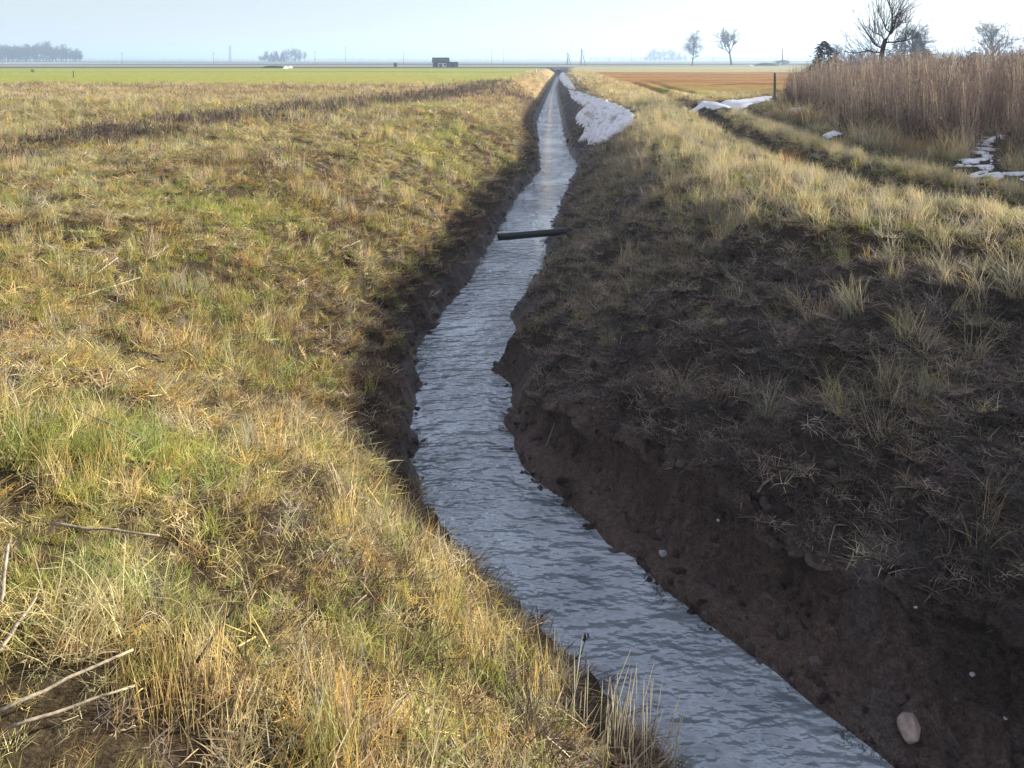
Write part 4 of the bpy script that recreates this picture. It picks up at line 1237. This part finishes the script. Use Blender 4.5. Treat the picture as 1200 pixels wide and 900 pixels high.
B_A = tree_meshes(BUSH, 21, 'bush', 0.004); B_B = tree_meshes(BUSH, 22, 'bushb', 0.004)
# lighter trees for the woods near the horizon
def far_kind(k): return dict(k, kids=(k['kids'][0], 7, 6))
F_A, F_B = tree_meshes(far_kind(LIND), 3, 'far_linden', 0.0030), tree_meshes(far_kind(FORK), 9, 'far_forked', 0.0030)
F_C, F_D = tree_meshes(far_kind(OAK), 5, 'far_oak', 0.0030), tree_meshes(far_kind(OAK), 8, 'far_oakb', 0.0030)
F_E, F_F = tree_meshes(far_kind(LIND), 12, 'far_lindenb', 0.0030), tree_meshes(far_kind(FORK), 15, 'far_forkedb', 0.0030)
put_tree('bare_tree', T_A, 811, 77, 33, 300, 'left of two lone bare trees on the field edge, narrow oval crown', 'lone bare trees', widen=0.95)
put_tree('bare_tree', T_B, 857, 74, 29, 330, 'right of two lone bare trees, forked trunk with wide crown', 'lone bare trees', widen=1.0)
put_tree('bare_tree', T_C, 1070, 70, 22, 120, 'bare tree just right of the pruned orchard tree', 'bare trees behind the reeds', widen=1.0)
put_tree('bare_tree', T_D, 1165, 70, 21, 150, 'rounded bare tree rising behind the reeds at far right', 'bare trees behind the reeds', widen=1.0)

# pruned orchard tree close behind the reeds
def orchard():
    dist = 36.0
    d = pray(1030, 72.0); x_, y_ = d[0] * dist, d[1] * dist; z0 = gz(x_, y_)
    root = empty('orchard_tree', (x_, y_, z0 - 0.1), 'pruned orchard tree with dark trunk and long upright shoots above the reeds', 'tree')
    rg = np.random.default_rng(77)
    s_ = dist / FPX
    P = lambda px, py, dy=0.0: np.array([(px - 1030) * s_, dy, (72 - py) * s_ + CAMH - z0 + 0.1])
    tr = MB()
    tr.tube([np.array([(1030 - 1030) * s_, 0, -0.1]), P(1032, 75), P(1034, 60), P(1037, 48), P(1044, 38), P(1048, 31)], [.13, .115, .105, .10, .09, .07], 10)
    tr.build('trunk', M_BARKD, root)
    limbs = [[P(1034, 58), P(1028, 52, .2), P(1024, 44, .3), P(1020, 38, .4)], [P(1044, 38), P(1036, 33, -.2), P(1030, 24, -.4), P(1022, 12, -.5)],
             [P(1048, 31), P(1050, 24, .1), P(1056, 18, .2), P(1058, 8, .2)], [P(1046, 34), P(1043, 26, -.3), P(1040, 14, -.4), P(1034, 0, -.5)],
             [P(1034, 62), P(1022, 60, .5), P(1010, 62, .9), P(1000, 60, 1.1)], [P(1048, 34), P(1058, 30, .5), P(1066, 26, .8), P(1080, 24, 1.0)],
             [P(1037, 50), P(1046, 50, -.5), P(1052, 48, -.9), P(1062, 44, -1.1)], [P(1036, 46), P(1026, 42, -.6), P(1014, 38, -.9), P(1006, 34, -1.0)]]
    for lb in limbs:
        mb = MB(); pts = [p + rg.normal(0, .02, 3) for p in lb]
        mb.tube(pts, [.042, .032, .025, .016], 7)
        mb.build('limb', M_BARKD, root)
    sh = MB()
    for lb in limbs:
        for k in range(24):
            i = rg.integers(0, 3); f = rg.uniform(); p = lb[i] * (1 - f) + lb[i + 1] * f
            out_ = np.array([p[0] - .2, p[1], 0]); out_ = out_ / (np.linalg.norm(out_) + .3)
            dr_ = out_ * rg.uniform(0.2, 1.1) + np.array([rg.normal(0, .25), rg.normal(0, .25), rg.uniform(0.35, 1.2)]); dr_ /= np.linalg.norm(dr_)
            L = rg.uniform(0.5, 1.8)
            pts = [p]; dd = dr_
            for q in range(4):
                dd = dd + rg.normal(0, .06, 3) + np.array([0, 0, .03]); dd /= np.linalg.norm(dd); pts.append(pts[-1] + dd * L / 4)
            sh.tube(pts, [.014, .011, .009, .007, .004], 4, False)
            for q in range(rg.integers(2, 6)):
                a = pts[rg.integers(1, 4)]; e2 = dd + rg.normal(0, .5, 3); e2 /= np.linalg.norm(e2)
                sh.tube([a, a + e2 * rg.uniform(.1, .45)], [.006, .003], 3, False)
    sh.build('shoots', M_TWIG, root)
orchard()

# conifers
def conifer_mesh(seed, n=1500, shape=1.0, ragged=0.25, base=0.06):
    rg = np.random.default_rng(seed); mb = MB()
    lobes = [(rg.uniform(0, 6.283), rg.uniform(0.2, 0.8), rg.uniform(0.6, 1.25)) for i in range(9)]
    for i in range(n):
        t_ = rg.uniform() ** 0.8; a = rg.uniform(0, 6.283)
        R_ = (1 - t_) ** shape * 0.32 * (1 + ragged * math.sin(a * 3 + t_ * 21) + ragged * rg.normal() * .5)
        for la, lt, ls in lobes:
            if abs((a - la + 3.14) % 6.283 - 3.14) < .6 and abs(t_ - lt) < .12: R_ *= ls
        q = R_ * rg.uniform(0.35, 1.0) ** .5
        c_ = np.array([q * math.cos(a), q * math.sin(a), base + t_ * (1 - base) * .97])
        d = np.array([math.cos(a), math.sin(a), rg.uniform(-.5, .35)]); d /= np.linalg.norm(d)
        L = rg.uniform(.04, .09) * (1.15 - t_ * .6)
        sd_ = np.cross(d, rg.normal(size=3)); sd_ /= np.linalg.norm(sd_)
        mb.ribbon([c_ - d * L * .5, c_ + d * L * .1, c_ + d * L], [L * .25, L * .55, L * .05], sd_)
    tk = MB(); tk.tube([np.zeros(3), np.array([0, 0, .5]), np.array([0, 0, .97])], [.025, .015, .004], 7)
    return tk.mesh('conifer_trunk'), mb.mesh('conifer_crown', False)
C_A = conifer_mesh(31, 1600, 0.55, 0.35); C_B = conifer_mesh(32, 1500, 0.9, 0.15); C_C = conifer_mesh(33, 1100, 0.45, 0.3)
NM = (M_BARK, M_NEEDLE)
put_tree('conifer', C_A, 966, 72, 46, 62, 'dark ragged evergreen at the left end of the reeds', 'evergreens behind the reeds', mats=NM, widen=1.05)
put_tree('conifer', C_B, 1076, 72, 36, 125, 'tall blue green spruce behind the pruned orchard tree', 'evergreens behind the reeds', mats=NM, widen=0.9)
put_tree('conifer', C_C, 1054, 72, 43, 128, 'hazy evergreen left of the spruce behind the orchard tree', 'evergreens behind the reeds', mats=NM, widen=0.9)
put_tree('conifer', C_C, 1086, 72, 56, 118, 'low dark evergreen right of the spruce', 'evergreens behind the reeds', mats=NM, widen=1.2, rz=2)
put_tree('conifer', C_A, 1142, 72, 60, 110, 'squat evergreen left of the rounded bare tree', 'evergreens behind the reeds', mats=NM, widen=1.5, rz=1)
# shrubs behind the reeds
rg_ = np.random.default_rng(5)
for i, (px, top, wd_, di) in enumerate(((983, 47, 1.2, 150), (995, 55, 2.0, 130), (1012, 52, 2.2, 110), (1025, 58, 2.2, 105), (1046, 56, 2, 110), (1098, 60, 2, 100), (1112, 58, 1.8, 105), (1127, 56, 2, 110),
                                     (1150, 55, 2, 105), (1180, 57, 2, 105), (1196, 55, 2.0, 105))):
    put_tree('bare_bush', (B_A, B_B)[i % 2], px, 72, top, di, 'leafless bush in the hazy line behind the reed bed', 'leafless bushes behind the reeds', 'bush', widen=wd_ * .6, rz=i * 1.3)
# the wood at far left, tree by tree
prof = [(-8, 50), (-3, 48), (1, 49), (5, 49), (9, 51), (13, 52), (17, 52), (21, 50), (24, 51), (28, 52), (31, 49), (34, 51), (38, 52), (42, 50), (46, 48), (50, 48), (54, 48), (58, 49), (62, 53), (66, 55), (70, 52), (74, 51), (78, 53), (82, 55), (86, 58), (90, 54), (94, 57)]
for i, (px, tp) in enumerate(prof):
    for j in range(2):
        put_tree('bare_tree', (F_A, F_C, F_E, F_D, F_F)[(i * 2 + j * 3) % 5], px + rg_.uniform(-1.5, 1.5), 73, tp + (3 if j else 0) + rg_.uniform(-1, 1.5), 720 + 45 * j + rg_.uniform(-20, 20), 'bare hazy tree in the wood on the horizon at far left', 'trees of the far left wood', widen=0.75, rz=rg_.uniform(0, 6))
for i in range(20):
    put_tree('bare_bush', (B_A, B_B)[i % 2], -6 + i * 5.2, 73, 64 + rg_.uniform(-3, 2), 712, 'undergrowth bush along the foot of the far left wood', 'bushes of the far left wood', 'bush', widen=1.5, rz=i)
# farm grove left of centre
for i, (px, tp, mt, w_) in enumerate(((312, 58, F_C, 1.0), (336, 56, F_D, 1.1), (341, 55, F_F, 1.1), (346, 55, F_C, 1.1), (352, 57, F_A, 0.9), (357, 60, F_E, 0.9), (321, 59, F_E, .7), (330, 60, F_A, .8))):
    put_tree('bare_tree', mt, px, 71, tp, 760 + i * 6, 'bare tree of the small hazy farm grove on the horizon', 'trees of the farm grove', widen=w_ * .8, rz=i)
for i, (px, tp) in enumerate(((318, 61), (324, 59), (331, 60))):
    put_tree('conifer', C_B, px, 71, tp, 750 + i * 5, ('left', 'middle', 'right')[i] + ' small dark evergreen in the hazy farm grove', 'evergreens of the farm grove', mats=NM, widen=0.8)
for i, px in enumerate((306, 310, 315, 320, 326, 333, 338, 345, 351)):
    put_tree('bare_bush', (B_A, B_B)[i % 2], px, 71, 64 + rg_.uniform(-1, 2), 745, 'bush at the foot of the hazy farm grove', 'bushes of the farm grove', 'bush', widen=1.3, rz=i)
# hazy trees right of centre
for i, (px, tp, mt) in enumerate(((762, 59, F_C), (767, 55, F_D), (773, 60, F_E), (779, 57, F_A), (785, 56, F_C), (790, 58, F_D), (796, 61, F_E), (802, 63, F_A))):
    put_tree('bare_tree', mt, px, 71, tp, 1000 + i * 8, 'pale blue tree in the hazy clump left of the lone trees', 'trees of the hazy clump', widen=1.0, rz=i)
for i in range(10):
    put_tree('bare_bush', (B_A, B_B)[i % 2], 758 + i * 5, 71, 66 + rg_.uniform(-1, 1), 990, 'pale blue bush at the foot of the hazy clump', 'bushes of the hazy clump', 'bush', widen=1.6, rz=i)
put_tree('bare_bush', B_A, 38, 86, 80, 112, 'small leafless bush alone in the green field', 'lone field bushes', 'bush', widen=1.0)

# far treelines that read as one mass
def treeline(name, px0, px1, dist, h, label, seed, n):
    rg = np.random.default_rng(seed); mb = MB()
    for i in range(n):
        px = rg.uniform(px0, px1); d = pray(px, 72.0); di = dist + rg.uniform(-40, 40)
        x_, y_ = d[0] * di, d[1] * di; hh = h * (0.45 + 0.55 * float(vnoise(px / 6.0, 0.5, seed))) * rg.uniform(0.5, 1.0)
        b_ = np.array([x_, y_, gz(x_, y_) - .3])
        mb.tube([b_, b_ + np.array([rg.normal(0, .3), 0, hh * .6]), b_ + np.array([rg.normal(0, .8), 0, hh])], [.35, .25, .1], 3, False)
        for k in range(6):
            q = b_ + np.array([rg.normal(0, hh * .12), 0, hh * rg.uniform(.3, 1)]); e2 = q + np.array([rg.normal(0, 1.4), rg.normal(0, 1), rg.uniform(.5, 2.2)])
            mb.tube([q, e2], [.22, .12], 3, False)
    o = mb.build(name, M_TWIG)
    tag(o, label, 'treeline', kind='stuff')
treeline('far_treeline', 690, 960, 1700, 10, 'thin blue treeline along the horizon right of the ditch', 91, 700)
treeline('far_treeline', 360, 660, 1900, 7, 'faint blue bushes along the horizon behind the shed', 92, 420)
treeline('far_treeline', 100, 300, 1900, 6, 'faint blue hedge on the horizon between wood and grove', 93, 160)

# ------------------------------------------------------------------ shed, small buildings, heap, culvert
def shed():
    D = 235.0
    d = pray(516.5, 78); x_, y_ = d[0] / d[1] * D, D
    z0 = gz(x_, y_); s_ = D / FPX
    root = empty('farm_shed', (x_, y_, z0), 'small farm shed with dark roof, white front and red brown annexe', 'shed', rz=0.15)
    w, dp, h, rh = 18 * s_ / 2, 2.0, 1.5, 2.75
    m = MB(); m.box((0, 0, h / 2), (w, dp, h / 2)); m.build('wall', M_ROOFD, root, False)
    r_ = MB()
    o = 0.25
    for sgn in (-1, 1):
        pass
    prof_ = [(-dp - o, h - 0.15), (0, rh), (dp + o, h - 0.15), (dp + o, h), (0, rh + .15), (-dp - o, h)]
    for sx in (-1, 1):
        for (yy, zz) in prof_: r_.v.append(np.array([sx * (w + o), yy, zz]))
    for k in range(6): r_.f.append((k, (k + 1) % 6, 6 + (k + 1) % 6, 6 + k))
    r_.f.append((0, 1, 4, 5)); r_.f.append((1, 2, 3, 4)); r_.f.append((11, 10, 7, 6)); r_.f.append((10, 9, 8, 7))
    r_.build('roof', M_ROOFD, root, False)
    g = MB()
    for sx in (-1, 1):
        k = len(g.v)
        g.v += [np.array([sx * (w - .02), -dp, h]), np.array([sx * (w - .02), dp, h]), np.array([sx * (w - .02), 0, rh - .05])]; g.f.append((k, k + 1, k + 2))
    g.build('gable', M_ROOFD, root, False)
    f = MB(); f.box((0.35, -dp - .06, 0.62), (w * .55, .05, .62)); fr = f.build('front_panel', M_WHITE, root, False)
    f = MB(); f.box((-.2, -dp - .14, .5), (.4, .03, .5)); f.build('door', M_REDWALL, root, False)
    f = MB(); f.box((1.2, -dp - .14, .75), (.3, .03, .25)); f.build('window', M_GLASS, root, False)
    a = MB(); a.box((w + 1.45, .2, .72), (1.4, 1.6, .72)); a.build('annexe', M_REDWALL, root, False)
    a = MB(); a.box((w + 1.45, .2, 1.5), (1.55, 1.8, .06)); a.build('annexe_roof', M_REDWALL, root, False)
    a = MB(); a.box((w + 1.2, -1.44, .55), (.35, .03, .5)); a.build('annexe_door', M_DARK, root, False)
shed()
def hut():
    D = 240.0; d = pray(463.5, 78); x_, y_ = d[0] / d[1] * D, D; z0 = gz(x_, y_)
    root = empty('field_hut', (x_, y_, z0), 'tiny dark hut standing alone left of the farm shed', 'hut')
    m = MB(); m.box((0, 0, .55), (.5, .5, .55)); m.build('wall', M_REDWALL, root, False)
    m = MB(); m.box((0, 0, 1.16), (.62, .62, .05)); m.build('roof', M_ROOFD, root, False)
    m = MB(); m.box((0, -.52, .42), (.22, .02, .4)); m.build('door', M_DARK, root, False)
hut()
def heap(px0, px1, D, h, label, mat, name='earth_heap', cat='heap'):
    d0, d1 = pray(px0, 78), pray(px1, 78); xa, xb = d0[0] / d0[1] * D, d1[0] / d1[1] * D
    n, m_ = 40, 14; cx_ = (xa + xb) / 2; hw = (xb - xa) / 2; z0 = gz(cx_, D)
    mb = MB()
    for i in range(n + 1):
        for j in range(m_ + 1):
            u_ = i / n * 2 - 1; v_ = j / m_ * 2 - 1
            e_ = max(0, 1 - abs(u_) ** 3) * max(0, 1 - v_ * v_)
            zz = h * e_ * (1 + .35 * float(fbm(u_ * hw, v_ * 2, 1.2, 3, 95))) - .05
            mb.v.append(np.array([u_ * hw, v_ * 2.2, zz]))
    for i in range(n):
        for j in range(m_):
            a = i * (m_ + 1) + j; mb.f.append((a, a + m_ + 1, a + m_ + 2, a + 1))
    o = mb.build(name, mat, loc=(cx_, D, z0)); tag(o, label, cat, 'heaps in the far fields')
heap(306, 337, 196, 0.75, 'long low dark earth heap at the far edge of the green field', M_EARTH)
heap(333.5, 335.5, 191, 0.5, 'small white snow lump on the end of the dark heap', M_SNOW, 'snow_lump', 'snow')
heap(339.5, 341, 200, 0.5, 'tiny white snow lump just right of the dark heap', M_SNOW, 'snow_lump', 'snow')
heap(876, 882, 262, 0.55, 'white snow lump in the field right of the lone trees', M_SNOW, 'snow_lump', 'snow')
heap(884, 912, 300, 1.2, 'low dark bank of earth right of the lone trees', M_EARTH)

def culvert():
    y_ = 197.5; xm = float((eL(y_) + eR(y_)) / 2); z0 = WZ
    root = empty('culvert', (xm, y_, z0), 'concrete culvert headwall where the ditch meets the far road', 'culvert')
    m = MB()
    for sx in (-1, 1): m.box((sx * 2.3, 0, 0.75), (1.6, .15, 1.15))
    m.box((0, 0, 1.62), (.7, .15, .28)); m.build('headwall', M_CONC, root, False)
    m = MB(); m.box((0, .3, 0.45), (.69, .1, .88)); m.build('opening', M_DARK, root, False)  # solid dark slab, painted in place of the shade within the culvert
    m = MB(); m.box((0, 0.0, 2.0), (4.2, .22, .08)); m.build('coping', M_CONC, root, False)
culvert()

# ------------------------------------------------------------------ poles
def pole(px, top, dist, label, h=None, arm=True, name='power_pole', group='power poles on the plain', thick=0.13):
    d = pray(px, 72.0); x_, y_ = d[0] * dist, d[1] * dist; z0 = gz(x_, y_)
    dt = pray(px, top); h = CAMH + dt[2] / dt[1] * y_ - z0
    root = empty(name, (x_, y_, z0 - .1), label, 'pole', group)
    m = MB(); m.tube([np.array([0, 0, 0]), np.array([0, 0, h * .5]), np.array([0, 0, h])], [thick, thick * .85, thick * .7], 8); m.build('shaft', M_WOODG, root)
    if arm:
        m = MB(); m.box((0, 0, h * .93), (.75, .06, .06)); m.build('crossarm', M_WOODG, root, False)
        for sx in (-.65, 0, .65):
            m = MB(); m.tube([np.array([sx, 0, h * .93 + .06]), np.array([sx, 0, h * .93 + .22])], [.05, .04], 6); m.build('insulator', M_GLASS, root)
pole(143, 61, 420, 'power pole right of the far left wood')
pole(250, 61, 430, 'power pole left of the lattice mast')
pole(369, 60, 430, 'power pole right of the farm grove')
pole(405, 53, 620, 'tall faint pole between the grove and the hut', thick=.16)
pole(473, 62, 430, 'power pole between the hut and the farm shed')
pole(576, 61, 430, 'power pole right of the farm shed')
pole(590, 54, 620, 'tall faint pole second from the farm shed', thick=.16)
pole(529, 56, 800, 'very faint pole behind the farm shed', thick=.16)
pole(570, 57, 900, 'faint distant pole just left of the tall faint pole', thick=.18)
pole(670, 52, 760, 'tall faint pole behind the two braced poles', thick=.18)
pole(740, 52, 760, 'faint pole left of the hazy tree clump', thick=.18)
pole(835, 50, 760, 'faint pole between the two lone bare trees', thick=.18)
pole(714, 64, 500, 'short pole right of the braced poles', thick=.12)
pole(3, 66, 420, 'power pole before the wood at the left edge')
pole(887, 32, 1900, 'very tall thin mast on the horizon right of the lone trees', arm=False, name='radio_mast', group='masts on the horizon', thick=.55)
pole(917, 56, 330, 'tapering wooden pole left of the reeds', arm=False, thick=.28)
put_tree('bare_bush', B_B, 912, 76, 69, 310, 'dark low bush at the left foot of the tapering pole', 'bushes at the tapering pole', 'bush', widen=2.2)
put_tree('bare_bush', B_A, 921, 76, 69, 312, 'dark low bush at the right foot of the tapering pole', 'bushes at the tapering pole', 'bush', widen=2.2)
def braced(px, top, dist, label, seed):
    d = pray(px, 72.0); x_, y_ = d[0] * dist, d[1] * dist; z0 = gz(x_, y_)
    dt = pray(px, top); h = CAMH + dt[2] / dt[1] * y_ - z0; s_ = h / 6.5
    root = empty('braced_pole', (x_, y_, z0 - .1), label, 'pole', 'braced timber poles by the ditch end')
    def leg(a, b_, r_, nm):
        m = MB(); m.tube([np.array(a) * s_, np.array(b_) * s_], [r_, r_ * .8], 8); m.build(nm, M_WOODG, root)
    leg((-.45, 0, 0), (-.5, 0, 6.5), .14, 'main_post'); leg((1.0, 0, 0), (-.35, 0, 5.6), .13, 'brace')
    leg((-1.0, .6, 0), (-.55, .1, 4.6), .11, 'brace')
    leg((-.48, -.12, 2.6), (.45, -.12, 2.6), .07, 'tie_beam'); leg((-1.0, 0, 5.9), (.5, 0, 5.2), .08, 'crossarm'); leg((.45, 0, 2.4), (.55, 0, 5.0), .07, 'stay')
    for q in (-.8, .2):
        leg((q, 0, 5.9 if q < 0 else 5.4), (q, 0, 6.25 if q < 0 else 5.75), .06, 'insulator')
braced(683, 56, 300, 'taller braced timber pole right of the ditch end', 1)
braced(666.5, 61, 330, 'shorter braced timber pole at the ditch end', 2)
def lattice(px, top, dist, label):
    d = pray(px, 72.0); x_, y_ = d[0] * dist, d[1] * dist; z0 = gz(x_, y_)
    dt = pray(px, top); h = CAMH + dt[2] / dt[1] * y_ - z0
    root = empty('lattice_mast', (x_, y_, z0 - .1), label, 'mast', 'masts on the horizon')
    for sx in (-1, 1):
        for sy in (-1, 1):
            m = MB(); m.tube([np.array([sx * 1.6, sy * 1.6, 0]), np.array([sx * .25, sy * .25, h])], [.16, .1], 5); m.build('leg', M_BARK, root)
    m = MB(); n = 9
    for i in range(n):
        t0, t1 = i / n, (i + 1) / n; a, b_ = 1.6 - 1.35 * t0, 1.6 - 1.35 * t1
        for sy in (-1, 1):
            m.tube([np.array([-a, sy * a, h * t0]), np.array([b_, sy * b_, h * t1])], [.09, .09], 4); m.tube([np.array([a, sy * a, h * t0]), np.array([-b_, sy * b_, h * t1])], [.09, .09], 4)
    m.build('bracing', M_BARK, root)
    for q in (.72, .88):
        m = MB(); m.box((0, 0, h * q), (2.6, .12, .12)); m.build('crossarm', M_BARK, root, False)
lattice(269.5, 53, 950, 'faint lattice power mast left of the farm grove')

# ------------------------------------------------------------------ the hazy air
def haze():
    m, t, out = nodes('hazy_air')
    pv = N(t, 'ShaderNodeVolumePrincipled')
    pv.inputs['Color'].default_value = (0.58, 0.76, 1.0, 1)
    pv.inputs['Density'].default_value = 0.0008
    pv.inputs['Anisotropy'].default_value = 0.25
    t.links.new(pv.outputs[0], out.inputs['Volume'])
    mb = MB(); mb.box((0, 1680, 22), (3700, 1850, 26))
    o = mb.build('haze', m, None, False)
    tag(o, 'pale blue winter haze over the plain', 'haze', kind='stuff')
haze()
print('SCATTER POINTS', TOTAL[0], 'objects', len(sc.objects))
